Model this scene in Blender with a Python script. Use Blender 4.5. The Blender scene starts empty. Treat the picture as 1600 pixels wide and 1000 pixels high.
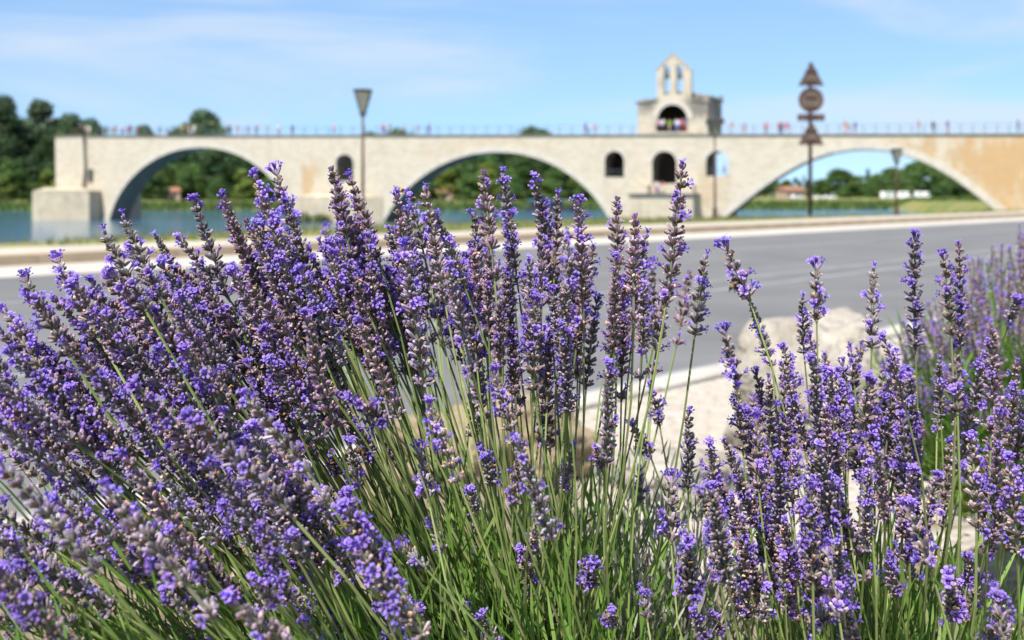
import bpy, bmesh, math, random
import numpy as np
from mathutils import Vector, Matrix, Quaternion

R = math.radians
random.seed(7)
rng = np.random.default_rng(7)
scene = bpy.context.scene
COL = scene.collection

# ------------------------------------------------------------------ camera, sky, sun, exposure
F = 1777.78                     # focal length in photograph pixels (40 mm on a 36 mm sensor)
HY = 303.0                      # row of the horizon
CZ = 1.35                       # camera height above the road
cam_d = bpy.data.cameras.new('camera')
cam = bpy.data.objects.new('camera', cam_d)
COL.objects.link(cam)
cam.location = (0, 0, CZ)
cam.rotation_euler = (R(90), 0, 0)
cam_d.lens = 40
cam_d.sensor_width = 36
cam_d.shift_y = -(500 - HY) / 1600.0
cam_d.clip_start = 0.05
cam_d.clip_end = 9000
cam_d.dof.use_dof = True
cam_d.dof.focus_distance = 1.0
cam_d.dof.aperture_fstop = 7.8
scene.camera = cam

SUN_EL, SUN_AZ = R(53), R(-152)    # azimuth clockwise from +Y (the view direction): behind the camera, to the left
sun_dir = Vector((math.sin(SUN_AZ) * math.cos(SUN_EL), math.cos(SUN_AZ) * math.cos(SUN_EL), math.sin(SUN_EL)))
sun_d = bpy.data.lights.new('sun', 'SUN')
sun_d.energy = 5.0
sun_d.angle = R(0.53)
sun_d.color = (1.0, 0.955, 0.88)
sun = bpy.data.objects.new('sun', sun_d)
COL.objects.link(sun)
sun.rotation_euler = (-sun_dir).to_track_quat('-Z', 'Y').to_euler()
sun.location = (-20, -30, 40)

world = bpy.data.worlds.new('World')
scene.world = world
world.use_nodes = True
wn, wl = world.node_tree.nodes, world.node_tree.links
wn.clear()
w_out = wn.new('ShaderNodeOutputWorld')
w_bg = wn.new('ShaderNodeBackground')
w_bg.inputs['Strength'].default_value = 0.112
sky = wn.new('ShaderNodeTexSky')
sky.sky_type = 'NISHITA'
sky.sun_disc = False
sky.sun_elevation = SUN_EL
sky.sun_rotation = SUN_AZ
sky.air_density = 1.2
sky.dust_density = 0.0
sky.ozone_density = 5.0
# thin cirrus streaks mixed over the sky, all the way round
tc = wn.new('ShaderNodeTexCoord')
mp = wn.new('ShaderNodeMapping')
mp.inputs['Scale'].default_value = (2.0, 2.0, 13.0)
mp.inputs['Location'].default_value = (25.8, 9.3, 18.2)
lift = wn.new('ShaderNodeVectorMath')           # the haze-free sky just above the horizon carries on down to it
lift.operation = 'MULTIPLY_ADD'
lift.inputs[1].default_value = (1, 1, 0.87)
lift.inputs[2].default_value = (0, 0, 0.13)
lnrm = wn.new('ShaderNodeVectorMath')
lnrm.operation = 'NORMALIZE'
wl.new(tc.outputs['Generated'], lift.inputs[0])
wl.new(lift.outputs[0], lnrm.inputs[0])
wl.new(lnrm.outputs[0], sky.inputs['Vector'])
mp.inputs['Rotation'].default_value = (0.0, R(5), 0)
nz = wn.new('ShaderNodeTexNoise')
nz.inputs['Scale'].default_value = 1.0
nz.inputs['Detail'].default_value = 7
nz.inputs['Roughness'].default_value = 0.52
nz.inputs['Distortion'].default_value = 0.5
rp = wn.new('ShaderNodeValToRGB')
rp.color_ramp.interpolation = 'EASE'
rp.color_ramp.elements[0].position = 0.41
rp.color_ramp.elements[0].color = (0, 0, 0, 1)
rp.color_ramp.elements[1].position = 0.65
rp.color_ramp.elements[1].color = (0.75, 0.75, 0.75, 1)
w_mix = wn.new('ShaderNodeMixRGB')
w_mix.inputs['Color2'].default_value = (4.0, 4.5, 5.2, 1)
wl.new(tc.outputs['Generated'], mp.inputs['Vector'])
wl.new(mp.outputs['Vector'], nz.inputs['Vector'])
wl.new(nz.outputs['Fac'], rp.inputs['Fac'])
wl.new(rp.outputs['Color'], w_mix.inputs['Fac'])
wl.new(sky.outputs['Color'], w_mix.inputs['Color1'])
wl.new(w_mix.outputs['Color'], w_bg.inputs['Color'])
wl.new(w_bg.outputs['Background'], w_out.inputs['Surface'])

vs = scene.view_settings
vs.view_transform = 'Standard'
vs.look = 'None'
vs.gamma = 1.0
vs.use_curve_mapping = False
vs.exposure = 0.72
scene.render.engine = 'CYCLES'
scene.cycles.use_denoising = True
scene.cycles.max_bounces = 7
scene.cycles.diffuse_bounces = 3
scene.cycles.transparent_max_bounces = 8


# ------------------------------------------------------------------ helpers
def at(x, y, d):
    """point seen at photograph pixel (x, y), d metres ahead"""
    return Vector(((x - 800) / F * d, d, CZ - (y - HY) / F * d))


def tag(o, label=None, cat=None, group=None, kind=None):
    if label: o['label'] = label
    if cat: o['category'] = cat
    if group: o['group'] = group
    if kind: o['kind'] = kind
    return o


def empty(name, loc=(0, 0, 0), rz=0):
    o = bpy.data.objects.new(name, None)
    o.empty_display_size = 0.2
    COL.objects.link(o)
    o.location = loc
    o.rotation_euler = (0, 0, rz)
    return o


class MB:
    """collects shapes; build() links them as one mesh object"""
    def __init__(self):
        self.v, self.f, self.m, self.c, self.n = [], [], [], [], 0

    def add(self, vs, fs, mat=0, col=None):
        n = self.n
        self.v.extend([tuple(p) for p in vs])
        self.f.extend([tuple(i + n for i in f) for f in fs])
        self.m.extend([mat] * len(fs))
        if col is None: col = (1, 1, 1)
        if len(col) == len(vs) and hasattr(col[0], '__len__'): self.c.extend(col)
        else: self.c.extend([col] * len(vs))
        self.n += len(vs)
        return self

    def box(self, x0, x1, y0, y1, z0, z1, mat=0):
        v = [(x0, y0, z0), (x1, y0, z0), (x1, y1, z0), (x0, y1, z0), (x0, y0, z1), (x1, y0, z1), (x1, y1, z1), (x0, y1, z1)]
        f = [(0, 3, 2, 1), (4, 5, 6, 7), (0, 1, 5, 4), (1, 2, 6, 5), (2, 3, 7, 6), (3, 0, 4, 7)]
        return self.add(v, f, mat)

    def prism(self, poly, z0, z1, mat=0, poly2=None):
        """upright prism (or frustum) over a ccw ground polygon"""
        n = len(poly); p2 = poly2 or poly
        v = [(x, y, z0) for x, y in poly] + [(x, y, z1) for x, y in p2]
        f = [tuple(range(n))[::-1], tuple(range(n, 2 * n))]
        f += [(i, (i + 1) % n, n + (i + 1) % n, n + i) for i in range(n)]
        return self.add(v, f, mat)

    def wallprism(self, poly, y0, y1, mat=0):
        """polygon in the xz plane pushed from y0 to y1"""
        n = len(poly)
        v = [(x, y0, z) for x, z in poly] + [(x, y1, z) for x, z in poly]
        f = [tuple(range(n)), tuple(range(n, 2 * n))[::-1]]
        f += [(i, n + i, n + (i + 1) % n, (i + 1) % n) for i in range(n)]
        return self.add(v, f, mat)

    def tube(self, pts, rad, sides=6, mat=0, col=None, cap=True):
        pts = [Vector(p) for p in pts]
        n = len(pts)
        if not hasattr(rad, '__len__'): rad = [rad] * n
        v, f, cc = [], [], []
        up = Vector((0.31, 0.2, 0.93))
        prev = None
        for i, p in enumerate(pts):
            t = (pts[min(i + 1, n - 1)] - pts[max(i - 1, 0)]).normalized()
            if prev is None:
                a = t.cross(up)
                if a.length < 1e-3: a = t.cross(Vector((1, 0, 0)))
            else:
                a = prev - t * prev.dot(t)
            a.normalize(); prev = a
            b = t.cross(a)
            for k in range(sides):
                w = 2 * math.pi * k / sides
                v.append(p + (a * math.cos(w) + b * math.sin(w)) * rad[i])
                if col is not None and hasattr(col[0], '__len__'): cc.append(col[i])
        for i in range(n - 1):
            for k in range(sides):
                f.append((i * sides + k, i * sides + (k + 1) % sides, (i + 1) * sides + (k + 1) % sides, (i + 1) * sides + k))
        if cap:
            f.append(tuple(range(sides))[::-1]); f.append(tuple(range((n - 1) * sides, n * sides)))
        return self.add(v, f, mat, cc if cc else col)

    def lathe(self, prof, sides=12, mat=0, cx=0, cy=0, phase=0):
        v, f = [], []
        for r, z in prof:
            for k in range(sides):
                w = 2 * math.pi * k / sides + phase
                v.append((cx + r * math.cos(w), cy + r * math.sin(w), z))
        for i in range(len(prof) - 1):
            for k in range(sides):
                f.append((i * sides + k, i * sides + (k + 1) % sides, (i + 1) * sides + (k + 1) % sides, (i + 1) * sides + k))
        f.append(tuple(range(sides))[::-1]); f.append(tuple(range((len(prof) - 1) * sides, len(prof) * sides)))
        return self.add(v, f, mat)

    def ball(self, c, r, mat=0, seg=8, ring=6):
        c = Vector(c)
        if not hasattr(r, '__len__'): r = (r, r, r)
        v, f = [], []
        for i in range(ring + 1):
            th = math.pi * i / ring
            for k in range(seg):
                ph = 2 * math.pi * k / seg
                v.append((c.x + r[0] * math.sin(th) * math.cos(ph), c.y + r[1] * math.sin(th) * math.sin(ph), c.z + r[2] * math.cos(th)))
        for i in range(ring):
            for k in range(seg):
                f.append((i * seg + k, (i + 1) * seg + k, (i + 1) * seg + (k + 1) % seg, i * seg + (k + 1) % seg))
        return self.add(v, f, mat)

    def mesh(self, name, mats, smooth=False, cols=False):
        me = bpy.data.meshes.new(name)
        me.from_pydata(self.v, [], self.f)
        for m in (mats if isinstance(mats, (list, tuple)) else [mats]): me.materials.append(m)
        if self.m and max(self.m) > 0: me.polygons.foreach_set('material_index', self.m)
        if cols:
            at_ = me.color_attributes.new('col', 'FLOAT_COLOR', 'POINT')
            a = np.ones((len(self.v), 4), dtype=np.float32)
            a[:, :3] = np.array(self.c, dtype=np.float32)
            at_.data.foreach_set('color', a.ravel())
        if smooth: me.polygons.foreach_set('use_smooth', [True] * len(me.polygons))
        me.update()
        return me

    def build(self, name, mats, parent=None, smooth=False, cols=False, loc=None):
        return link(name, self.mesh(name, mats, smooth, cols), parent, loc)


def link(name, me, parent=None, loc=None):
    o = bpy.data.objects.new(name, me)
    COL.objects.link(o)
    if parent: o.parent = parent
    if loc is not None: o.location = loc
    return o


def copy_tree(o, parent=None):
    c = o.copy()
    COL.objects.link(c)
    c.parent = parent
    for ch in list(o.children): copy_tree(ch, c)
    return c


# ------------------------------------------------------------------ materials
def mat(name, col, rough=0.8, var=None, scale=5.0, bump=0.0, bscale=40.0, spec=0.3, metal=0.0, detail=6):
    """principled with noise colour variation between col and var, optional bump"""
    m = bpy.data.materials.new(name); m.use_nodes = True
    nt = m.node_tree; b = nt.nodes['Principled BSDF']
    b.inputs['Roughness'].default_value = rough
    b.inputs['Specular IOR Level'].default_value = spec
    b.inputs['Metallic'].default_value = metal
    b.inputs['Base Color'].default_value = (*col, 1)
    tcn = nt.nodes.new('ShaderNodeTexCoord')
    if var:
        n = nt.nodes.new('ShaderNodeTexNoise'); n.inputs['Scale'].default_value = scale; n.inputs['Detail'].default_value = detail
        n.inputs['Roughness'].default_value = 0.6
        nt.links.new(tcn.outputs['Object'], n.inputs['Vector'])
        r = nt.nodes.new('ShaderNodeValToRGB')
        r.color_ramp.elements[0].position = 0.32; r.color_ramp.elements[0].color = (*col, 1)
        r.color_ramp.elements[1].position = 0.65; r.color_ramp.elements[1].color = (*var, 1)
        nt.links.new(n.outputs['Fac'], r.inputs['Fac']); nt.links.new(r.outputs['Color'], b.inputs['Base Color'])
    if bump:
        n2 = nt.nodes.new('ShaderNodeTexNoise'); n2.inputs['Scale'].default_value = bscale; n2.inputs['Detail'].default_value = 5
        nt.links.new(tcn.outputs['Object'], n2.inputs['Vector'])
        bp = nt.nodes.new('ShaderNodeBump'); bp.inputs['Strength'].default_value = bump; bp.inputs['Distance'].default_value = 0.05
        nt.links.new(n2.outputs['Fac'], bp.inputs['Height']); nt.links.new(bp.outputs['Normal'], b.inputs['Normal'])
    return m


def attr_mat(name, rough=0.6, trans=0.0, spec=0.25):
    """colour from the mesh's own per-leaf colour attribute, with some light passing through"""
    m = bpy.data.materials.new(name); m.use_nodes = True
    nt = m.node_tree; b = nt.nodes['Principled BSDF']
    b.inputs['Roughness'].default_value = rough; b.inputs['Specular IOR Level'].default_value = spec
    a = nt.nodes.new('ShaderNodeAttribute'); a.attribute_name = 'col'
    oi = nt.nodes.new('ShaderNodeObjectInfo')
    hs = nt.nodes.new('ShaderNodeHueSaturation')
    mr = nt.nodes.new('ShaderNodeMapRange'); mr.inputs['To Min'].default_value = 0.8; mr.inputs['To Max'].default_value = 1.2
    nt.links.new(oi.outputs['Random'], mr.inputs['Value']); nt.links.new(mr.outputs['Result'], hs.inputs['Value'])
    nt.links.new(a.outputs['Color'], hs.inputs['Color'])
    nt.links.new(hs.outputs['Color'], b.inputs['Base Color'])
    if trans:
        t = nt.nodes.new('ShaderNodeBsdfTranslucent'); mx = nt.nodes.new('ShaderNodeMixShader'); mx.inputs['Fac'].default_value = trans
        nt.links.new(hs.outputs['Color'], t.inputs['Color'])
        nt.links.new(b.outputs['BSDF'], mx.inputs[1]); nt.links.new(t.outputs['BSDF'], mx.inputs[2])
        nt.links.new(mx.outputs['Shader'], nt.nodes['Material Output'].inputs['Surface'])
    return m


def stone_mat(name, base, dark, stain=None, stains=(), bw=0.9, bh=0.42, grime=0.35):
    """coursed ashlar: brick joints, blocks of slightly different tone, weather streaks, optional ochre stains at given places"""
    m = bpy.data.materials.new(name); m.use_nodes = True
    nt = m.node_tree; N, L = nt.nodes, nt.links; b = N['Principled BSDF']
    b.inputs['Roughness'].default_value = 0.9; b.inputs['Specular IOR Level'].default_value = 0.15
    tcn = N.new('ShaderNodeTexCoord'); sx = N.new('ShaderNodeSeparateXYZ'); cb = N.new('ShaderNodeCombineXYZ')
    L.new(tcn.outputs['Object'], sx.inputs[0])
    ad = N.new('ShaderNodeMath'); ad.operation = 'ADD'
    L.new(sx.outputs['X'], ad.inputs[0]); L.new(sx.outputs['Y'], ad.inputs[1])
    L.new(ad.outputs[0], cb.inputs['X']); L.new(sx.outputs['Z'], cb.inputs['Y'])
    br = N.new('ShaderNodeTexBrick'); br.inputs['Scale'].default_value = 1
    br.inputs['Brick Width'].default_value = bw; br.inputs['Row Height'].default_value = bh
    br.inputs['Mortar Size'].default_value = 0.02; br.inputs['Bias'].default_value = -0.3
    br.inputs['Color1'].default_value = (*base, 1); br.inputs['Color2'].default_value = (*[c * 0.80 for c in base], 1)
    br.inputs['Mortar'].default_value = (*[c * 0.62 for c in base], 1)
    L.new(cb.outputs[0], br.inputs['Vector'])
    n = N.new('ShaderNodeTexNoise'); n.inputs['Scale'].default_value = 0.5; n.inputs['Detail'].default_value = 8; n.inputs['Roughness'].default_value = 0.65
    mpn = N.new('ShaderNodeMapping'); mpn.inputs['Scale'].default_value = (1.2, 1.2, 0.45)
    L.new(tcn.outputs['Object'], mpn.inputs[0]); L.new(mpn.outputs[0], n.inputs['Vector'])
    rr = N.new('ShaderNodeValToRGB'); rr.color_ramp.elements[0].position = 0.5; rr.color_ramp.elements[1].position = 0.78
    rr.color_ramp.elements[1].color = (grime * 1.6, grime * 1.6, grime * 1.6, 1)
    L.new(n.outputs['Fac'], rr.inputs['Fac'])
    mx = N.new('ShaderNodeMixRGB'); mx.inputs['Color2'].default_value = (*dark, 1)
    L.new(rr.outputs['Color'], mx.inputs['Fac']); L.new(br.outputs['Color'], mx.inputs['Color1'])
    last = mx.outputs['Color']
    for (sxx, sz, rx, rz, amt) in stains:
        vm = N.new('ShaderNodeVectorMath'); vm.operation = 'SUBTRACT'; vm.inputs[1].default_value = (sxx, 0, sz)
        L.new(tcn.outputs['Object'], vm.inputs[0])
        vsx = N.new('ShaderNodeVectorMath'); vsx.operation = 'MULTIPLY'; vsx.inputs[1].default_value = (1 / rx, 0, 1 / rz)
        L.new(vm.outputs[0], vsx.inputs[0])
        ln = N.new('ShaderNodeVectorMath'); ln.operation = 'LENGTH'; L.new(vsx.outputs[0], ln.inputs[0])
        n3 = N.new('ShaderNodeTexNoise'); n3.inputs['Scale'].default_value = 0.55; n3.inputs['Detail'].default_value = 6
        L.new(mpn.outputs[0], n3.inputs['Vector'])
        sm = N.new('ShaderNodeMath'); sm.operation = 'MULTIPLY_ADD'; sm.inputs[1].default_value = -2.6; 
        L.new(n3.outputs['Fac'], sm.inputs[0]); L.new(ln.outputs['Value'], sm.inputs[2])
        mr = N.new('ShaderNodeMapRange'); mr.inputs['From Min'].default_value = -0.1; mr.inputs['From Max'].default_value = -0.9
        mr.inputs['To Min'].default_value = 0; mr.inputs['To Max'].default_value = amt
        L.new(sm.outputs[0], mr.inputs['Value'])
        m2 = N.new('ShaderNodeMixRGB'); m2.inputs['Color2'].default_value = (*stain, 1)
        L.new(mr.outputs['Result'], m2.inputs['Fac']); L.new(last, m2.inputs['Color1']); last = m2.outputs['Color']
    L.new(last, b.inputs['Base Color'])
    bp = N.new('ShaderNodeBump'); bp.inputs['Strength'].default_value = 0.6; bp.inputs['Distance'].default_value = 0.06
    L.new(br.outputs['Fac'], bp.inputs['Height']); bp.invert = True
    L.new(bp.outputs['Normal'], b.inputs['Normal'])
    return m


M = {}
M['asphalt'] = mat('worn_asphalt', (0.135, 0.132, 0.131), 0.9, (0.175, 0.171, 0.167), 0.6, 0.25, 90, 0.2)
M['line'] = mat('worn_road_paint', (0.30, 0.30, 0.30), 0.8, (0.20, 0.20, 0.20), 2.5, 0.1, 60)
M['concrete'] = mat('pale_concrete', (0.50, 0.46, 0.40), 0.9, (0.42, 0.385, 0.33), 0.9, 0.2, 60, 0.2)
M['prom'] = mat('cream_paving', (0.47, 0.42, 0.34), 0.9, (0.40, 0.35, 0.28), 0.7, 0.2, 50, 0.2)
M['kerb'] = mat('tan_kerb_stone', (0.46, 0.36, 0.245), 0.9, (0.37, 0.285, 0.19), 1.8, 0.4, 30, 0.2)
M['limestone_kerb'] = mat('pale_kerb_stone', (0.50, 0.46, 0.41), 0.9, (0.40, 0.36, 0.31), 3.0, 0.3, 40, 0.2)
M['gravel'] = mat('pale_limestone_ground', (0.50, 0.44, 0.37), 0.95, (0.36, 0.31, 0.25), 5.0, 0.8, 45, 0.1)
M['soil'] = mat('dry_stony_soil', (0.27, 0.22, 0.15), 0.95, (0.15, 0.115, 0.07), 9.0, 0.9, 60, 0.1)
M['boulder'] = mat('rough_limestone', (0.44, 0.40, 0.34), 0.95, (0.25, 0.22, 0.18), 4.0, 0.9, 18, 0.1)
M['tan_boulder'] = mat('tan_rock', (0.34, 0.27, 0.18), 0.95, (0.22, 0.17, 0.11), 5.0, 0.9, 18, 0.1)
M['grass'] = mat('meadow', (0.11, 0.155, 0.035), 0.95, (0.25, 0.22, 0.085), 0.12, 0.5, 2.0, 0.1)
M['stone'] = stone_mat('bridge_limestone', (0.53, 0.465, 0.36), (0.33, 0.275, 0.19), (0.42, 0.25, 0.10),
                       stains=[(66, 4.0, 9, 6.5, 0.75), (55, 6.0, 5, 3, 0.5), (-33.5, 4.0, 1.6, 3.2, 0.6), (29, 2.0, 2.5, 3, 0.35), (-4, 7, 9, 3, 0.2)])
M['ring'] = stone_mat('arch_stone', (0.53, 0.48, 0.395), (0.38, 0.34, 0.27), bw=0.6, bh=0.6, grime=0.25)
M['old_stone'] = stone_mat('weathered_stone', (0.50, 0.43, 0.315), (0.22, 0.19, 0.15), grime=0.5)
M['chapel_stone'] = stone_mat('chapel_stone', (0.52, 0.45, 0.345), (0.17, 0.15, 0.125), (0.13, 0.12, 0.105), stains=[(20.0, 13.6, 1.6, 1.5, 0.8), (27.0, 13.2, 1.8, 2.0, 0.8)], grime=0.5)
M['roof_stone'] = stone_mat('stone_slab_roof', (0.30, 0.275, 0.23), (0.12, 0.11, 0.10), bw=0.7, bh=0.5, grime=0.6)
M['soffit'] = stone_mat('shade_darkened_soffit_stone', (0.22, 0.195, 0.16), (0.12, 0.105, 0.09), grime=0.5)  # same limestone, shade under arches and inside openings put into its colour
M['coping'] = mat('lichened_coping', (0.20, 0.185, 0.15), 0.95, (0.12, 0.11, 0.09), 1.2, 0.3, 20, 0.1)
M['dark_metal'] = mat('dark_painted_metal', (0.035, 0.035, 0.04), 0.5, (0.06, 0.055, 0.05), 8, spec=0.5)
M['rust_metal'] = mat('rust_brown_paint', (0.055, 0.028, 0.022), 0.6, (0.085, 0.042, 0.03), 6, spec=0.4)
M['sign_back'] = mat('unpainted_sign_back', (0.085, 0.062, 0.048), 0.6, (0.12, 0.09, 0.07), 3, spec=0.4)
M['rail'] = mat('grey_rail_steel', (0.10, 0.11, 0.12), 0.5, spec=0.5)
M['lamp_glass'] = mat('cloudy_lamp_glass', (0.13, 0.14, 0.12), 0.25, (0.20, 0.21, 0.18), 6, spec=0.6)
M['bark'] = mat('tree_bark', (0.09, 0.075, 0.055), 0.95, (0.05, 0.04, 0.03), 2, 0.5, 6, 0.1)
M['wood'] = mat('lavender_wood', (0.12, 0.095, 0.07), 0.95, (0.20, 0.165, 0.13), 40, 0.5, 200, 0.1)
M['leaf'] = attr_mat('tree_leaves', 0.6, 0.25)
M['calyx'] = attr_mat('lavender_calyx', 0.7, 0.0, 0.15)
M['petal'] = attr_mat('lavender_petal', 0.6, 0.35, 0.15)
M['stem'] = attr_mat('lavender_stem', 0.5, 0.12, 0.3)
M['leafy'] = attr_mat('lavender_leaf', 0.55, 0.38, 0.25)
M['plaster'] = mat('pink_plaster', (0.34, 0.24, 0.18), 0.9, (0.40, 0.29, 0.23), 0.5)
M['white_plaster'] = mat('pale_plaster', (0.55, 0.50, 0.44), 0.9, (0.48, 0.42, 0.36), 0.5)
M['tile'] = mat('terracotta_roof', (0.33, 0.16, 0.10), 0.9, (0.24, 0.12, 0.08), 1.5)
M['white_paint'] = mat('white_vehicle_paint', (0.78, 0.78, 0.76), 0.35, spec=0.5)
M['blue_paint'] = mat('blue_boat_paint', (0.05, 0.16, 0.30), 0.5, (0.07, 0.20, 0.34), 1.0)
M['glass'] = mat('dark_window_glass', (0.02, 0.03, 0.04), 0.08, spec=0.8)
M['rubber'] = mat('black_rubber', (0.02, 0.02, 0.02), 0.8)
M['skin'] = mat('skin', (0.42, 0.25, 0.17), 0.6)
M['hair'] = mat('dark_hair', (0.05, 0.035, 0.025), 0.7)
M['bee_dark'] = mat('bee_brown', (0.045, 0.028, 0.015), 0.6)
M['bee_gold'] = mat('bee_gold', (0.55, 0.30, 0.04), 0.7)
M['bee_tawny'] = mat('bee_tawny', (0.22, 0.13, 0.04), 0.7)
M['bronze'] = mat('bell_bronze', (0.07, 0.075, 0.06), 0.5, metal=0.6)


def water_mat():
    m = bpy.data.materials.new('river_water'); m.use_nodes = True
    nt = m.node_tree; N, L = nt.nodes, nt.links; b = N['Principled BSDF']
    b.inputs['Base Color'].default_value = (0.035, 0.12, 0.20, 1)
    b.inputs['Roughness'].default_value = 0.07
    b.inputs['IOR'].default_value = 1.33
    tcn = N.new('ShaderNodeTexCoord')
    hs = []
    for sc, st in (((0.25, 0.6, 1), 3.0), ((1.2, 2.6, 1), 4.0)):
        mpn = N.new('ShaderNodeMapping'); mpn.inputs['Scale'].default_value = sc
        n = N.new('ShaderNodeTexNoise'); n.inputs['Scale'].default_value = 1.0; n.inputs['Detail'].default_value = st
        L.new(tcn.outputs['Object'], mpn.inputs[0]); L.new(mpn.outputs[0], n.inputs['Vector']); hs.append(n)
    a = N.new('ShaderNodeMath'); a.operation = 'MULTIPLY_ADD'; a.inputs[1].default_value = 0.35
    L.new(hs[1].outputs['Fac'], a.inputs[0]); L.new(hs[0].outputs['Fac'], a.inputs[2])
    bp = N.new('ShaderNodeBump'); bp.inputs['Strength'].default_value = 1.0; bp.inputs['Distance'].default_value = 0.16
    L.new(a.outputs[0], bp.inputs['Height']); L.new(bp.outputs['Normal'], b.inputs['Normal'])
    return m


M['water'] = water_mat()

# ------------------------------------------------------------------ the ground, the river, the road
WZ = -2.92                                     # river level
O2 = np.array([0.48, 7.1])                     # a point on the near edge of the road
T2 = np.array([0.656, 0.755])                  # along the road
N2 = np.array([-0.755, 0.656])                 # across it, towards the river


def rd(t, s, z=0.0):
    p = O2 + T2 * t + N2 * s
    return (float(p[0]), float(p[1]), z)


crest = np.array([(-700, -330), (-100, -38), (-50, -4), (-25, 16), (-12, 26.6), (-9.1, 32.5), (-4.6, 41), (2.9, 51), (13.2, 57), (20.5, 61.5), (27.5, 70),
                  (36, 79), (52, 110), (60, 143), (80, 200), (100, 280), (160, 500), (900, 2600), (1200, 4200)], dtype=float)


def land_height(X, Y):
    """near bank from the crest line, river bed, far bank"""
    P = np.stack([X, Y], -1)
    best = np.full(X.shape, 1e9); sgn = np.zeros(X.shape)
    for a, b in zip(crest[:-1], crest[1:]):
        ab = b - a
        t = np.clip(((P - a) @ ab) / (ab @ ab), 0, 1)
        q = a + t[..., None] * ab
        d = np.linalg.norm(P - q, axis=-1)
        cr = ab[0] * (Y - a[1]) - ab[1] * (X - a[0])
        m = d < best
        best = np.where(m, d, best); sgn = np.where(m, np.sign(cr), sgn)
    out = best * sgn                            # > 0: on the river side
    s = (X - O2[0]) * N2[0] + (Y - O2[1]) * N2[1]
    inland = np.where(s > 19.2, 0.19, np.where(s < 17.2, -0.05, -0.05 + 0.24 * (s - 17.2) / 2.0))
    inland = inland - np.clip((Y - 80) / 60, 0, 1) * 0.85 * (s > 18)
    z = np.where(out < 0, inland, inland - out * np.where(Y > 85, 0.8, 0.42))
    z = np.maximum(z, -5.0)
    edge = 303 + 0.1 * np.clip(X, -200, 300) + 4 * np.sin(X * 0.07) + 2 * np.sin(X * 0.19 + 1)
    far = np.where(Y > edge, WZ + np.clip((Y - edge) * 0.16, 0, 1.9) + np.clip((Y - edge) / 70, 0, 1) * 0.5, -5.0)
    return np.maximum(z, far)


def graded(lo, hi, fine_lo, fine_hi, step, grow):
    a = list(np.arange(fine_lo, fine_hi, step)); d = step
    while a[-1] < hi: d *= grow; a.append(a[-1] + d)
    d = step; b = []
    x = fine_lo
    while x > lo: d *= grow; x -= d; b.append(x)
    return np.array(b[::-1] + a)


gx = graded(-5200, 5200, -30, 60, 0.9, 1.07)
gy = graded(-420, 7600, 14, 95, 0.9, 1.055)
GX, GY = np.meshgrid(gx, gy)
GZ = land_height(GX, GY)
nv = GX.size; w_ = GX.shape[1]
idx = np.arange(nv).reshape(GX.shape)
quads = np.stack([idx[:-1, :-1], idx[:-1, 1:], idx[1:, 1:], idx[1:, :-1]], -1).reshape(-1, 4)
gm = bpy.data.meshes.new('ground')
gm.from_pydata(np.stack([GX, GY, GZ], -1).reshape(-1, 3).tolist(), [], quads.tolist())
gm.materials.append(M['grass'])
gm.polygons.foreach_set('use_smooth', [True] * len(gm.polygons))
tag(link('ground', gm), kind='structure')

tag(MB().add([(-5000, -400, WZ), (5000, -400, WZ), (5000, 7400, WZ), (-5000, 7400, WZ)], [(0, 1, 2, 3)]).build('river_water', M['water']), kind='structure')


def strip(name, s0, s1, z, m, t0=-60, t1=150, n=40):
    b = MB()
    ts = np.linspace(t0, t1, n)
    v = [rd(t, s0, z) for t in ts] + [rd(t, s1, z) for t in ts]
    b.add(v, [(i, i + 1, n + i + 1, n + i) for i in range(n - 1)])
    return tag(b.build(name, m), kind='structure')


strip('road', 0.0, 13.9, 0.0, M['asphalt'])
strip('gutter_pavement', 13.9, 16.72, 0.004, M['concrete'])
for s0, s1, nm in ((3.92, 4.08, 'road_marking'), (4.82, 4.98, 'road_marking'), (9.55, 9.7, 'road_marking'), (0.32, 0.44, 'road_marking')):
    strip(nm, s0, s1, 0.004, M['line'])
# promenade with its kerb stones
bm_ = MB(); ts = np.linspace(-60, 150, 60)
v = []
for t in ts: v += [rd(t, 17.0, 0.205), rd(t, 19.8, 0.205), rd(t, 19.8, -0.2), rd(t, 17.0, -0.2)]
f = []
for i in range(len(ts) - 1):
    for k in range(4): f.append((i * 4 + k, i * 4 + 4 + k, i * 4 + 4 + (k + 1) % 4, i * 4 + (k + 1) % 4))
bm_.add(v, f)
prom = tag(bm_.build('promenade', M['prom']), kind='structure')


def block_mesh(name, L, W, H, m, bev=0.015):
    b = MB()
    z = [(-L / 2 + 0.006, -W / 2, 0), (L / 2 - 0.006, -W / 2, 0), (L / 2 - 0.006, W / 2, 0), (-L / 2 + 0.006, W / 2, 0)]
    lo = [(x, y, 0) for x, y, _ in z]; mid = [(x, y, H - bev) for x, y, _ in z]
    hi = [(x - math.copysign(bev, x), y - math.copysign(bev, y), H) for x, y, _ in z]
    f = [(0, 3, 2, 1), (8, 9, 10, 11)] + [(i, (i + 1) % 4, 4 + (i + 1) % 4, 4 + i) for i in range(4)] + [(4 + i, 4 + (i + 1) % 4, 8 + (i + 1) % 4, 8 + i) for i in range(4)]
    return b.add(lo + mid + hi, f).mesh(name, m)


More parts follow.
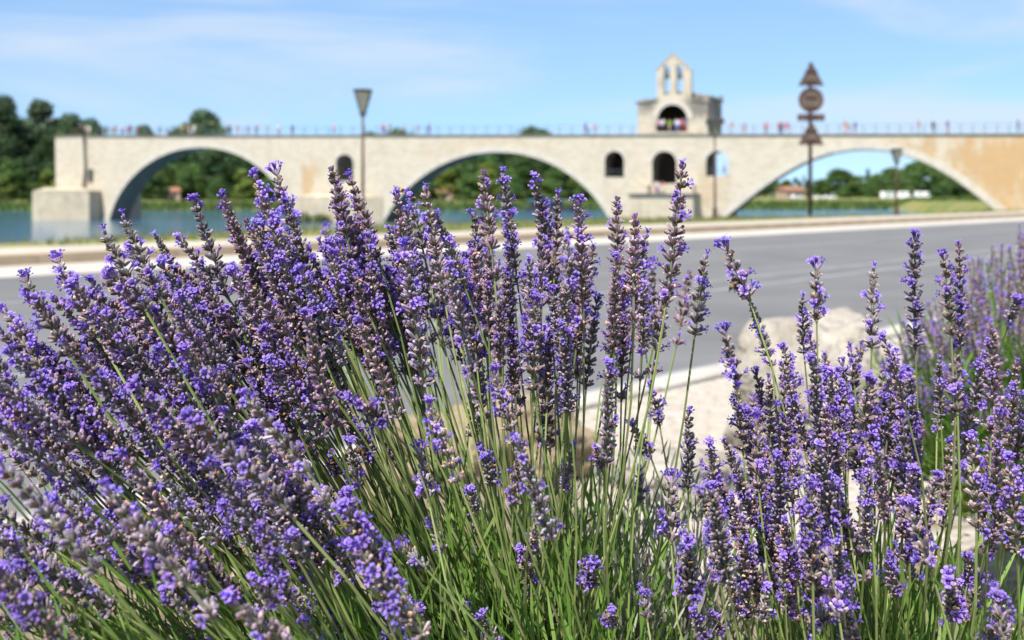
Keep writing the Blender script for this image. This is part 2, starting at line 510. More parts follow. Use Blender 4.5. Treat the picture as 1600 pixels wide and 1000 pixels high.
ang = math.atan2(T2[1], T2[0])
kb = [block_mesh('kerb_stone', 1.5, 0.3, 0.215 + 0.0, M['kerb']), block_mesh('kerb_stone', 1.5, 0.3, 0.221, M['kerb'])]
for i in range(66):
    o = link('kerb_stone', kb[i % 2], prom)
    p = rd(-14 + i * 1.5, 16.86 + random.uniform(-.012, .012), 0.0)
    o.location = p; o.rotation_euler = (0, 0, ang + random.uniform(-.004, .004))
near_kerb = tag(empty('kerb', rd(0, 0)), kind='structure')
nb = block_mesh('kerb_stone', 1.0, 0.22, 0.12, M['limestone_kerb'])
for i in range(34):
    o = link('kerb_stone', nb, near_kerb)
    p = np.array(rd(-12 + i, -0.12)) - np.array(rd(0, 0))
    o.location = (p[0], p[1], random.uniform(-.006, .004)); o.rotation_euler = (0, 0, ang + random.uniform(-.01, .01))

def bed_mat():
    """pale limestone grit near the road corner, brown soil where the plants grow, ragged edge between"""
    m = bpy.data.materials.new('stony_bed'); m.use_nodes = True
    nt = m.node_tree; N, L = nt.nodes, nt.links; b = N['Principled BSDF']
    b.inputs['Roughness'].default_value = 0.95; b.inputs['Specular IOR Level'].default_value = 0.1
    tcn = N.new('ShaderNodeTexCoord'); sx = N.new('ShaderNodeSeparateXYZ'); L.new(tcn.outputs['Object'], sx.inputs[0])
    a1 = N.new('ShaderNodeMath'); a1.operation = 'SUBTRACT'; a1.inputs[0].default_value = 3.6; L.new(sx.outputs['Y'], a1.inputs[1])
    a2 = N.new('ShaderNodeMath'); a2.operation = 'SUBTRACT'; a2.inputs[0].default_value = 0.28; L.new(sx.outputs['X'], a2.inputs[1])
    mxm = N.new('ShaderNodeMath'); mxm.operation = 'MAXIMUM'; L.new(a1.outputs[0], mxm.inputs[0]); L.new(a2.outputs[0], mxm.inputs[1])
    n = N.new('ShaderNodeTexNoise'); n.inputs['Scale'].default_value = 3.5; n.inputs['Detail'].default_value = 8; L.new(tcn.outputs['Object'], n.inputs['Vector'])
    ad = N.new('ShaderNodeMath'); ad.operation = 'MULTIPLY_ADD'; ad.inputs[1].default_value = 1.6; L.new(n.outputs['Fac'], ad.inputs[0]); L.new(mxm.outputs[0], ad.inputs[2])
    mr = N.new('ShaderNodeMapRange'); mr.inputs['From Min'].default_value = 0.65; mr.inputs['From Max'].default_value = 0.95; L.new(ad.outputs[0], mr.inputs['Value'])
    n2 = N.new('ShaderNodeTexNoise'); n2.inputs['Scale'].default_value = 16; n2.inputs['Detail'].default_value = 8; L.new(tcn.outputs['Object'], n2.inputs['Vector'])
    cols = []
    for c0, c1 in (((.36, .31, .25), (.50, .44, .37)), ((.15, .115, .07), (.28, .225, .155))):
        rr = N.new('ShaderNodeValToRGB'); rr.color_ramp.elements[0].position = .35; rr.color_ramp.elements[1].position = .62
        rr.color_ramp.elements[0].color = (*c0, 1); rr.color_ramp.elements[1].color = (*c1, 1); L.new(n2.outputs['Fac'], rr.inputs['Fac']); cols.append(rr)
    mx = N.new('ShaderNodeMixRGB'); L.new(mr.outputs['Result'], mx.inputs['Fac']); L.new(cols[0].outputs['Color'], mx.inputs['Color1']); L.new(cols[1].outputs['Color'], mx.inputs['Color2'])
    L.new(mx.outputs['Color'], b.inputs['Base Color'])
    bp = N.new('ShaderNodeBump'); bp.inputs['Strength'].default_value = 0.9; bp.inputs['Distance'].default_value = 0.04
    L.new(n2.outputs['Fac'], bp.inputs['Height']); L.new(bp.outputs['Normal'], b.inputs['Normal'])
    return m


# pale stony bed on the near side, rising into the mound the lavender grows on
def bed_z(x, y):
    s = (x - O2[0]) * N2[0] + (y - O2[1]) * N2[1]
    k = min(1.0, max(0.0, (-s - 1.9) / 2.2)); k = k * k * (3 - 2 * k)
    return 0.07 + 0.38 * k + 0.02 * math.sin(x * 5 + y * 3) * k + 0.012 * math.sin(x * 13 - y * 11)


b = MB(); ns, ntt = 60, 90
v = []
for i in range(ns + 1):
    for j in range(ntt + 1):
        s = -0.24 - 12 * (i / ns) ** 1.6; t = -16 + 32 * j / ntt
        x, y, _ = rd(t, s); v.append((x, y, bed_z(x, y)))
f = [(i * (ntt + 1) + j, (i + 1) * (ntt + 1) + j, (i + 1) * (ntt + 1) + j + 1, i * (ntt + 1) + j + 1) for i in range(ns) for j in range(ntt)]
b.add(v, f)
tag(b.build('planting_bed', bed_mat(), smooth=True), kind='structure')


def boulder(px, py, d, sx, sy, sz, seed, m, label, rz=0.0):
    bm = bmesh.new()
    bmesh.ops.create_icosphere(bm, subdivisions=5, radius=1)
    r = random.Random(seed)
    import mathutils.noise as mn
    off = Vector((r.uniform(0, 50), r.uniform(0, 50), r.uniform(0, 50)))
    for q in bm.verts:
        n = q.co.normalized()
        k = 1 + 0.32 * mn.noise(n * 1.3 + off) + 0.20 * mn.noise(n * 2.7 + off) + 0.05 * mn.noise(n * 11 + off) + 0.03 * mn.noise(n * 23 + off)
        k -= 0.16 * max(0, 1 - abs(mn.noise(n * 2.2 + off * 1.7)) * 9)      # cracks between its ledges
        c = n * k
        c.z = max(-0.55, min(0.80 + 0.16 * mn.noise(n * 3 + off), c.z))
        q.co = Vector((c.x * sx, c.y * sy, c.z * sz))
    me = bpy.data.meshes.new('boulder'); bm.to_mesh(me); bm.free()
    me.materials.append(m); me.polygons.foreach_set('use_smooth', [True] * len(me.polygons))
    p = at(px, py, d)
    o = link('boulder', me); o.location = (p.x, p.y, bed_z(p.x, p.y) + 0.42 * sz); o.rotation_euler = (0, 0, rz)
    return tag(o, label, 'boulder', 'rocks edging the planting bed')


boulder(1285, 560, 5.6, 0.47, 0.42, 0.52, 3, M['boulder'], 'big pale limestone boulder at the road edge behind the lavender', 0.3)
boulder(775, 660, 5.2, 0.44, 0.34, 0.28, 9, M['tan_boulder'], 'tan rock half hidden behind thin lavender stems')
boulder(1060, 700, 5.0, 0.30, 0.26, 0.12, 14, M['boulder'], 'low flat pale stone between the two lavender bushes', 0.8)

# ------------------------------------------------------------------ the bridge
# it crosses the view obliquely: its land end is nearer than its broken end
Y0, TH = 165.0, R(20)
TT, CT, ST = math.tan(TH), math.cos(TH), math.sin(TH)


def bd_(x): return Y0 / (1 + (x - 800) / F * TT)              # distance of the bridge face along pixel column x


def bx(x): return (x - 800) / F * bd_(x) / CT                  # metres along the bridge


def bz(y, x): return CZ + (HY - y) / F * bd_(x)                # height of a point on the face


def ydeck(x): return 213.0 - 0.0023 * (x - 92)


def deck(x): return bz(ydeck(x) - 1.2, x)


def bworld(u, w, z): return Vector((u * CT + w * ST, Y0 - u * ST + w * CT, z))   # along, into the bridge, height


BW = 5.0


def arc_pts(cx, crown, foot_dx, foot_y, prof, n=40):
    """arch outline in photo px, from the right foot to the left foot"""
    out = []
    xs = np.array([p[0] for p in prof], float); ys = np.array([p[1] for p in prof], float)
    for i in range(n + 1):
        u = math.cos(math.pi * i / n) * foot_dx
        dy = float(np.interp(abs(u), xs, ys))
        out.append((cx + u, crown + dy))
    return out


def circ(Rr, mx, n=60): return [(mx * i / n, Rr - math.sqrt(Rr * Rr - (mx * i / n) ** 2)) for i in range(n + 1)]


def smooth_prof(p):
    xs = np.array([a for a, _ in p], float); ys = np.array([b for _, b in p], float)
    q = np.linspace(0, xs[-1], 60); c = np.polyfit(np.concatenate([-xs, xs]), np.concatenate([ys, ys]), 6)
    r = np.polyval(c, q); r = r - r[0]
    return list(zip(q, r))


A1 = arc_pts(314, 230.5, 143.5, 343, circ(147, 146))
A2 = arc_pts(777, 237.5, 176, 343, circ(198, 196))
A3 = arc_pts(1351, 233, 219, 340, smooth_prof([(0, 0), (30, 1.5), (60, 7), (90, 18), (120, 34), (150, 54), (180, 75.5), (206, 96), (219, 107)]))
bot = 392                                      # piers go down to the river bed
outl = [(108, ydeck(108)), (108, bot), (A1[-1][0], bot)] + A1[::-1] + [(A1[0][0], bot), (A2[-1][0], bot)] + A2[::-1] + [(A2[0][0], bot), (A3[-1][0], bot)] + A3[::-1] \
    + [(A3[0][0], bot), (2130, bot), (2130, ydeck(2130))]


def arched(x0, x1, ytop, ybot, n=14):
    r = (x1 - x0) / 2; c = (x0 + x1) / 2
    return [(x0, ybot)] + [(c - r * math.cos(math.pi * i / n), ytop + r - r * math.sin(math.pi * i / n)) for i in range(n + 1)] + [(x1, ybot)]


OPEN = ((525, 552, 241, 283), (945, 975, 236, 277), (1019, 1057, 236, 287), (1103, 1138, 236, 275))
holes = [arched(*o_) for o_ in OPEN]


def filled(name, polys, depth, mats):
    """outline and holes in photo px filled and given depth (0 .. depth behind the face); a second material takes the undersides and reveals"""
    cu = bpy.data.curves.new('tmp', 'CURVE'); cu.dimensions = '2D'; cu.fill_mode = 'BOTH'; cu.extrude = depth / 2
    for p in polys:
        sp = cu.splines.new('POLY'); sp.points.add(len(p) - 1); sp.use_cyclic_u = True
        for q, (x, y) in zip(sp.points, p): q.co = (bx(x), bz(y, x), 0, 1)
    o = bpy.data.objects.new('tmp', cu); COL.objects.link(o)
    bpy.context.view_layer.update()
    me = bpy.data.meshes.new_from_object(o.evaluated_get(bpy.context.evaluated_depsgraph_get()))
    bpy.data.objects.remove(o); me.name = name
    co = np.empty(len(me.vertices) * 3, np.float32); me.vertices.foreach_get('co', co); co = co.reshape(-1, 3)
    co = np.stack([co[:, 0], depth / 2 - co[:, 2], co[:, 1]], -1)
    me.vertices.foreach_set('co', co.ravel()); me.update()
    me.materials.clear()
    for m in mats: me.materials.append(m)
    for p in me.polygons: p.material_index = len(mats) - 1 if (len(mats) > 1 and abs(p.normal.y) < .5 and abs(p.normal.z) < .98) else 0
    return me


bridge = tag(empty('stone_bridge', (0, Y0, 0), -TH), 'long medieval stone bridge with wide arches ending broken off in the river', 'bridge')
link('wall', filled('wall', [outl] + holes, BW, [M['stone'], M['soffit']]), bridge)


def ring(inner_px, width, y0, y1, parent, name, m, centre=None):
    """band of arch stones following an arch outline, slightly proud of the wall"""
    n = len(inner_px); inner = [(bx(x), bz(y, x)) for x, y in inner_px]; outer = []
    cx = (inner[0][0] + inner[-1][0]) / 2
    for i, (x, z) in enumerate(inner):
        a = Vector(inner[min(i + 1, n - 1)]) - Vector(inner[max(i - 1, 0)])
        nn = Vector((a.y, -a.x)).normalized()
        if nn.y < -0.02 or (abs(nn.y) <= 0.02 and nn.x * (x - cx) < 0): nn = -nn
        outer.append((x + nn.x * width, z + nn.y * width))
    vv = [(x, y0, z) for x, z in inner] + [(x, y0, z) for x, z in outer] + [(x, y1, z) for x, z in inner] + [(x, y1, z) for x, z in outer]
    ff = []
    for i in range(n - 1):
        ff += [(i, i + 1, n + i + 1, n + i), (n + i, n + i + 1, 3 * n + i + 1, 3 * n + i), (2 * n + i, 2 * n + i + 1, i + 1, i)]
    return MB().add(vv, ff).build(name, m, parent)


for A in (A1, A2, A3): ring(A, 1.0, -0.06, 0.1, bridge, 'arch_ring', M['ring'])
for x0, x1, yt, yb in OPEN: ring(arched(x0, x1, yt, yb)[1:-1], 0.55, -0.05, 0.1, bridge, 'opening_arch', M['ring'])


def deck_strip(x0, x1, w0, w1, z0, z1):
    """bar along the deck edge following its slope"""
    return MB().wallprism([(bx(x0), deck(x0) + z0), (bx(x1), deck(x1) + z0), (bx(x1), deck(x1) + z1), (bx(x0), deck(x0) + z1)], w0, w1)


deck_strip(137, 2130, -0.16, 0.32, -0.26, 0.0).build('coping', M['coping'], bridge)
deck_strip(112, 2130, BW - 0.32, BW + 0.16, -0.26, 0.0).build('coping', M['coping'], bridge)
deck_strip(138, 2130, 0.33, BW - 0.33, -0.25, -0.06).build('deck_paving', M['prom'], bridge)
# broken end: the stub buttress standing proud of the wall, groove beside it
MB().wallprism([(bx(92), bz(214, 92)), (bx(93), bz(298, 93)), (bx(133), bz(298, 133)), (bx(137), bz(262, 137)), (bx(134), bz(213, 134))], -0.9, BW * 0.7).build('end_buttress', M['stone'], bridge)
MB().wallprism([(bx(90.5), bz(215.2, 90)), (bx(135), bz(214.5, 135)), (bx(135), bz(211.5, 135)), (bx(91), bz(211.8, 91))], -1.0, BW * 0.7 + .1).build('coping', M['coping'], bridge)
MB().box(bx(139), bx(146), -0.08, 0.2, bz(285, 142), bz(264, 142)).build('wall_slot', M['dark_metal'], bridge)


def starling(poly_px, ytop, name='starling', m='old_stone', cap=True):
    """ground polygon given as (photo px x, metres in front of the wall)"""
    p = [(bx(x), -q) for x, q in poly_px]
    xm = sum(x for x, _ in poly_px) / len(poly_px)
    cxx = sum(a for a, _ in p) / len(p); cyy = sum(a for _, a in p) / len(p)
    o = MB().prism(p, -5.2, bz(ytop, xm), 0).build(name, M[m], bridge)
    p2 = [(cxx + (a - cxx) * 0.55, cyy + (c - cyy) * 0.55) for a, c in p]
    if cap: MB().prism([(cxx + (a - cxx) * 1.02, cyy + (c - cyy) * 1.02) for a, c in p], bz(ytop, xm) - .05, bz(ytop, xm) + .5, 0, p2).build('starling_cap', M[m], o)


starling([(158, 0), (72, 0), (74, 3.5), (101, 6.0), (160, 3.2)][::-1], 298)
starling([(112, -BW), (168, -BW), (166, -9.0), (140, -12.5), (112, -9.5)], 303)
starling([(460, 0.2), (508, 3.6), (548, 3.6), (598, 0.2)], 308)
starling([(460, -BW), (598, -BW), (590, -9), (530, -14), (470, -9)], 303)
starling([(956, -BW), (1136, -BW), (1128, -13.5), (1050, -19), (964, -13.5)], 300)
# chapel pier: platform below the middle opening
starling([(992, 0), (992, 3.2), (1090, 3.2), (1096, 0)], 305.5, cap=False)
MB().box(bx(990), bx(1094), -3.5, 0.1, bz(305.4, 1040), bz(302.2, 1040)).build('platform', M['coping'], bridge)
MB().box(bx(992), bx(1016), -1.4, -0.02, bz(302.1, 1000), bz(289, 1000)).build('stair_block', M['stone'], bridge)
MB().box(bx(1060), bx(1086), -1.4, -0.02, bz(302.1, 1070), bz(288, 1070)).build('stair_block', M['stone'], bridge)
# dark chamber behind the openings of the chapel pier
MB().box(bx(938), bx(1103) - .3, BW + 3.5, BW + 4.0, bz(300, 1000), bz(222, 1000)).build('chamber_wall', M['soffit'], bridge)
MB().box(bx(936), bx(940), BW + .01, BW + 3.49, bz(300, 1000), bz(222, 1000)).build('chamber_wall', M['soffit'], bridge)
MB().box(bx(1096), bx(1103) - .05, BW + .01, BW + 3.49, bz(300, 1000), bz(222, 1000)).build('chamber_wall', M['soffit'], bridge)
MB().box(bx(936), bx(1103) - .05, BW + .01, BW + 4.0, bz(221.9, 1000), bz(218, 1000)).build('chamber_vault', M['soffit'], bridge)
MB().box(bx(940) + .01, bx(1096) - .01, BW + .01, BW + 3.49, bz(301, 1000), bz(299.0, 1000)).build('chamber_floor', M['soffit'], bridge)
for x0, x1, y0 in ((945, 975, 277), (1103, 1138, 275)):
    for dy in (5, 11): MB().box(bx(x0) - .05, bx(x1) + .05, 0.5, 0.56, bz(y0 - dy, x0), bz(y0 - dy - .7, x0)).build('window_bar', M['rail'], bridge)

# railing on the deck: posts and two rails
railing = tag(empty('deck_railing', (0, Y0, 0), -TH), 'thin grey metal railing along the edge of the bridge deck', 'railing')
pm = MB().box(-.04, .04, -.04, .04, -0.05, 1.3).mesh('railing_post', M['rail'])
for x in range(152, 1640, 19):
    if 990 < x < 1108: continue
    o = link('railing_post', pm, railing); o.location = (bx(x), 0.08, deck(x))
for zz in (0.65, 1.24):
    for xa, xb in ((150, 994), (1108, 2100)): deck_strip(xa, xb, .06, .1, zz - .025, zz + .025).build('railing_rail', M['rail'], railing)

# the chapel standing on the pier
chapel = tag(empty('chapel', (0, Y0, 0), -TH), 'small stone chapel with a twin-opening bell gable standing on the bridge', 'chapel')
CW = 0.36                                        # its front stands just behind the deck edge
dz = deck(1050) - .05
door = [(1027, 206)] + [(1050 - 23 * math.cos(math.pi * i / 20), 186 - 23 * math.sin(math.pi * i / 20)) for i in range(21)] + [(1073, 206)]
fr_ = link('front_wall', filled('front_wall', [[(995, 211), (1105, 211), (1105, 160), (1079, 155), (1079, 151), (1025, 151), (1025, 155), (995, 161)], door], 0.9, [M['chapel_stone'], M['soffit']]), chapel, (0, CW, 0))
ring(door[1:-1], 0.75, CW - 0.1, CW + .1, chapel, 'door_arch', M['ring'])
MB().box(bx(1021), bx(1079), CW - .5, CW - .02, dz - .2, dz + .34).build('door_step', M['chapel_stone'], chapel)
# eaves cornice, stepped shoulders
for xa, ya, xb, yb in ((992, 161.5, 1026, 156.5), (1078, 156.0, 1108, 160.5)):
    MB().wallprism([(bx(xa), bz(ya, xa)), (bx(xb), bz(yb, xb)), (bx(xb), bz(yb - 3.2, xb)), (bx(xa), bz(ya - 3.2, xa))], CW - .22, CW + 1.5).build('cornice', M['roof_stone'], chapel)
# nave running back over the pier, higher than the front shoulders
n0, n1 = bx(998), bx(1104)
zt = bz(151.5, 1050)
MB().box(n0, n0 + .8, CW + .91, 12.2, dz - .3, zt).build('side_wall', M['chapel_stone'], chapel)
MB().box(n1 - .8, n1, CW + .91, 12.2, dz - .3, zt).build('side_wall', M['chapel_stone'], chapel)
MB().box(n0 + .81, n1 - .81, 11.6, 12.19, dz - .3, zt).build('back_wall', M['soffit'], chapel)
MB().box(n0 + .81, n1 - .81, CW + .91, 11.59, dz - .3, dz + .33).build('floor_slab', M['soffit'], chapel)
nc = (n0 + n1) / 2
MB().wallprism([(n0 + 2.0, zt), (n1 + .25, zt), (n1 + .25, zt + .25), (nc + 1.5, zt + .85), (nc - 1, zt + .85), (n0 + 2.0, zt + .3)], CW + 1.6, 12.4).build('roof', M['roof_stone'], chapel)
MB().wallprism([(n0 - .2, zt - .6), (n0 + 1.99, zt - .3), (n0 + 1.99, zt + .1), (n0 - .2, zt - .2)], CW + 1.6, 12.3).build('roof', M['roof_stone'], chapel)
MB().box(n1 - .5, n1 + .2, 11.6, 12.3, zt + .2, zt + .95).build('corner_stone', M['roof_stone'], chapel)
# bell gable with two openings and bells
g = link('bell_gable', filled('bell_gable', [[(1025, 152), (1079, 152), (1079, 109), (1052, 84.5), (1049, 84.5), (1025, 108)], arched(1036, 1045.5, 101, 147), arched(1055.5, 1065.5, 101, 147)], 1.0, [M['chapel_stone'], M['old_stone']]), chapel, (0, CW + .12, 0))
b = MB()
for (xa, ya), (xb, yb) in (((1023.5, 110), (1050.5, 83.2)), ((1050.5, 83.2), (1080.5, 111))):
    b.wallprism([(bx(xa), bz(ya, xa)), (bx(xb), bz(yb, xb)), (bx(xb), bz(yb - 1.6, xb)), (bx(xa), bz(ya - 1.6, xa))], -0.12, 1.12)
b.build('gable_coping', M['old_stone'], g)
for x in (1040.7, 1060.5):
    bell = MB()
    bell.lathe([(0.02, 0), (0.40, 0.02), (0.34, 0.25), (0.25, 0.6), (0.19, 0.85), (0.06, 0.95), (0.05, 1.15)], 12, 0)
    bell.box(-.44, .44, -.07, .07, 1.1, 1.28)
    o = bell.build('bell', M['bronze'], chapel); o.location = (bx(x), CW + .6, bz(122, x))

# ------------------------------------------------------------------ street lamps and the river sign
def street_lamp(px, ptop, d, base_z, label, hs=1.0):
    p = at(px, ptop, d); H = p.z - base_z
    root = empty('street_lamp', (p.x, d, base_z))
    tag(root, label, 'street lamp', 'lamps along the river bank')
    MB().lathe([(0.16, -0.15), (0.16, 0.05), (0.13, 0.1), (0.10, 0.5), (0.075, 0.55)], 10).build('base', M['rust_metal'], root)
    MB().tube([(0, 0, 0.5), (0, 0, H * .5), (0, 0, H - 0.86)], [0.055, 0.048, 0.04], 10).build('pole', M['rust_metal'], root, smooth=True)
    zt, zb = H - 0.06, H - 0.80
    rt, rb = 0.36 * hs, 0.10
    lan = MB().lathe([(0.05, H - 0.9), (0.12, H - 0.86), (0.12, zb + .03)], 8).build('lantern_collar', M['dark_metal'], root)
    for k in range(4):
        a0, a1 = math.pi / 4 + k * math.pi / 2, math.pi / 4 + (k + 1) * math.pi / 2
        c = lambda a, r, z: Vector((r * math.cos(a), r * math.sin(a), z))
        q = [c(a0, rb, zb), c(a1, rb, zb), c(a1, rt, zt), c(a0, rt, zt)]
        nn = (q[1] - q[0]).cross(q[3] - q[0]).normalized() * 0.008
        MB().add(q + [w - nn for w in q], [(0, 1, 2, 3), (7, 6, 5, 4), (0, 4, 5, 1), (1, 5, 6, 2), (2, 6, 7, 3), (3, 7, 4, 0)]).build('pane', M['lamp_glass'], root)
        MB().tube([c(a0, rb + .01, zb), c(a0, rt + .01, zt)], 0.018, 5).build('lantern_rib', M['dark_metal'], root)
    b = MB(); b.lathe([(0.40 * hs, zt - .12 * (hs - 1) * 5 + .002), (0.43 * hs, zt + .03), (0.43 * hs, zt + .05), (0.10, zt + .09)], 4, phase=math.pi / 4)
    b.build('cap', M['dark_metal'], root)
    return root


street_lamp(567, 140, 38.5, 0.19, 'tall street lamp with open sky behind its lantern, beside the second arch')
street_lamp(1117, 186, 54, 0.19, 'street lamp standing in front of the chapel side of the bridge', 1.3)
street_lamp(1401, 232, 62, 0.19, 'small distant street lamp seen inside the wide arch by the land', 0.95)

sg = at(1266, 338, 58)
sign = tag(empty('river_sign', (sg.x, 58, 0.15)), 'tall brown post with triangle, disc and bar sign backs stacked on it', 'sign')
SK = 58 / F


def sz_(y): return CZ + (HY - y) * SK - 0.15


MB().tube([(0, 0, -0.3), (0, 0, sz_(160)), (0.0, 0, sz_(98))], [0.105, 0.095, 0.085], 10).build('post', M['rust_metal'], sign, smooth=True)
MB().lathe([(0.26, -0.2), (0.26, 0.04), (0.12, 0.06)], 8).build('base', M['dark_metal'], sign)


def sign_panel(poly, name):
    p = [(x * SK, sz_(y)) for x, y in poly]
    cxx = sum(a for a, _ in p) / len(p); czz = sum(c for _, c in p) / len(p)
    pl = MB().wallprism(p, -0.16, -0.125).build(name, M['sign_back'], sign)
    n = len(p); b = MB()
    o_ = [(cxx + (a - cxx) * 1.05, czz + (c - czz) * 1.05) for a, c in p]; i_ = [(cxx + (a - cxx) * 0.86, czz + (c - czz) * 0.86) for a, c in p]
    vv = [(a, -0.20, c) for a, c in o_] + [(a, -0.20, c) for a, c in i_] + [(a, -0.12, c) for a, c in o_] + [(a, -0.17, c) for a, c in i_]
    ff = []
    for k in range(n):
        j = (k + 1) % n
        ff += [(k, j, n + j, n + k), (k, 2 * n + k, 2 * n + j, j), (n + k, n + j, 3 * n + j, 3 * n + k)]
    b.add(vv, ff); b.build('rim', M['rust_metal'], pl)
    ys = [y for _, y in poly]
    for fr in (0.38, 0.82):
        y = min(ys) + (max(ys) - min(ys)) * fr
        b = MB().box(-0.3, 0.3, -0.23, -0.165, sz_(y) - .045, sz_(y) + .045)
        b.build('bracket', M['rust_metal'], pl)


sign_panel([(-19, 134), (19, 134), (0.5, 98)], 'triangle_panel')
sign_panel([(18.5 * math.cos(2 * math.pi * k / 28), 156.5 - 18.5 * math.sin(2 * math.pi * k / 28)) for k in range(28)], 'disc_panel')
sign_panel([(-20, 189), (20, 189), (20, 179), (-20, 179)], 'bar_panel')
sign_panel([(-19, 226), (19, 226), (0, 190)], 'triangle_panel')

# ------------------------------------------------------------------ people on the bridge
def make_person(pose):
    """one continuous skinned body standing on z = 0, facing -Y; materials: 0 skin 1 shirt 2 trousers 3 hair 4 shoes"""
    step, arm, turn = pose
    P = {'pelvis': (0, 0, .95), 'belly': (0, 0, 1.1), 'chest': (0, .01, 1.32), 'neck': (0, .01, 1.49), 'skull': (0, -.01, 1.6), 'crown': (0, 0, 1.70)}
    E = [('pelvis', 'belly'), ('belly', 'chest'), ('chest', 'neck'), ('neck', 'skull'), ('skull', 'crown')]
    Rd = {'pelvis': (.155, .115), 'belly': (.14, .105), 'chest': (.165, .115), 'neck': (.055, .055), 'skull': (.085, .1), 'crown': (.062, .075)}
    for s, nm in ((-1, 'l'), (1, 'r')):
        y = s * step
        P['hip' + nm] = (s * .095, 0, .90); P['knee' + nm] = (s * .1, y * .55 - .02, .50); P['ankle' + nm] = (s * .1, y + .02, .09); P['toe' + nm] = (s * .12, y - .13, .035)
        Rd['hip' + nm] = (.095, .1); Rd['knee' + nm] = (.06, .062); Rd['ankle' + nm] = (.04, .042); Rd['toe' + nm] = (.036, .03)
        E += [('pelvis', 'hip' + nm), ('hip' + nm, 'knee' + nm), ('knee' + nm, 'ankle' + nm), ('ankle' + nm, 'toe' + nm)]
        P['sh' + nm] = (s * .19, .01, 1.41); P['el' + nm] = (s * (.24 + .03 * arm), .03 - y * .3 - .06 * arm, 1.14)
        P['wr' + nm] = (s * (.25 - .1 * arm), -.06 - y * .5 - .2 * arm, .90 + .28 * arm); P['ha' + nm] = (s * (.25 - .14 * arm), -.09 - y * .55 - .25 * arm, .81 + .33 * arm)
        Rd['sh' + nm] = (.062, .062); Rd['el' + nm] = (.044, .044); Rd['wr' + nm] = (.031, .031); Rd['ha' + nm] = (.028, .034)
        E += [('chest', 'sh' + nm), ('sh' + nm, 'el' + nm), ('el' + nm, 'wr' + nm), ('wr' + nm, 'ha' + nm)]
    ks = list(P); me = bpy.data.meshes.new('tmp')
    me.from_pydata([P[k] for k in ks], [(ks.index(a), ks.index(c)) for a, c in E], [])
    o = bpy.data.objects.new('tmp', me); COL.objects.link(o)
    sk = o.modifiers.new('s', 'SKIN'); sb = o.modifiers.new('d', 'SUBSURF'); sb.levels = 1; sb.render_levels = 1
    for i, k in enumerate(ks):
        me.skin_vertices[0].data[i].radius = Rd[k]; me.skin_vertices[0].data[i].use_root = (k == 'pelvis')
    bpy.context.view_layer.update()
    out = bpy.data.meshes.new_from_object(o.evaluated_get(bpy.context.evaluated_depsgraph_get()))
    bpy.data.objects.remove(o); out.name = 'person'
    out.materials.clear()
    for k in ('skin', 'hair', 'hair', 'hair', 'rubber'): out.materials.append(M[k])
    for p in out.polygons:
        c = p.center
        if c.z > 1.6 and c.y > -.05 or c.z > 1.67: i = 3
        elif c.z > 1.47: i = 0
        elif abs(c.x) > .17 and c.z < 1.22: i = 0
        elif c.z > .96: i = 1
        elif c.z > .11 and (c.z > .46 or turn): i = 2
        elif c.z > .11: i = 0
        else: i = 4
        p.material_index = i; p.use_smooth = True
    return out


bodies = [make_person(p) for p in ((0.0, 0.1, 1), (0.2, 0.2, 0), (0.16, 0.0, 1), (0.03, 0.9, 0))]
cloth = {}


def cloth_mat(name, c):
    if name not in cloth: cloth[name] = mat(name + '_cloth', c, 0.9, tuple(q * 0.8 for q in c), 8)
    return cloth[name]


CL = {'white': (.72, .72, .75), 'red': (.62, .06, .06), 'pink': (.62, .28, .33), 'navy': (.03, .04, .14), 'black': (.02, .02, .025), 'beige': (.45, .36, .26),
      'yellow': (.62, .5, .14), 'green': (.28, .5, .05), 'blue': (.12, .22, .5), 'grey': (.25, .25, .27), 'purple': (.22, .12, .38), 'orange': (.7, .2, .1), 'brown': (.16, .09, .05)}
G1, G2, G3 = 'visitors on the bridge deck', 'visitors at the chapel', 'visitors on the pier platform'


def person(px, shirt, legs, place, z=None, y=0.55, grp=G1, h=None, face=None):
    o = link('person', random.choice(bodies))
    o.location = bworld(bx(px), y, deck(px) - 0.06 if z is None else z)
    s = (h or random.uniform(1.0, 1.14)); o.scale = (s, s, s)
    o.rotation_euler = (0, 0, random.uniform(-3.1, 3.1) if face is None else face)
    for i, mm in ((1, cloth_mat(shirt, CL[shirt])), (2, cloth_mat(legs, CL[legs]))):
        o.material_slots[i].link = 'OBJECT'; o.material_slots[i].material = mm
    verb = 'with'
    tag(o, f'person in {shirt} top and {legs} {"trousers" if o.data is bodies[0] or o.data is bodies[2] else "shorts"} {place}', 'person', grp)
    return o


E1 = 'standing near the broken bridge end'; E2 = 'on the deck above the first arch'; E3 = 'on the deck by the open sky lamp'
E4 = 'on the deck between lamp and chapel'; E5 = 'on the deck just past the chapel'; E6 = 'on the deck above the wide landward arch'
for px, a, c in ((118, 'black', 'brown'), (124, 'brown', 'navy'), (131, 'beige', 'grey'), (136, 'white', 'beige'), (158, 'blue', 'white'), (163, 'grey', 'black'), (172, 'beige', 'beige'),
                 (177, 'pink', 'brown'), (186, 'white', 'blue'), (190, 'white', 'navy'), (197, 'red', 'black'), (201, 'navy', 'grey'), (211, 'red', 'pink')):
    person(px, a, c, E1)
for px, a, c in ((247, 'grey', 'blue'), (281, 'yellow', 'beige'), (290, 'pink', 'brown'), (293, 'brown', 'white'), (300, 'white', 'white'), (352, 'brown', 'black'), (356, 'grey', 'navy'), (368, 'beige', 'pink'),
                 (385, 'blue', 'grey'), (398, 'pink', 'grey'), (415, 'red', 'beige'), (432, 'white', 'pink'), (454, 'navy', 'black')):
    person(px, a, c, E2)
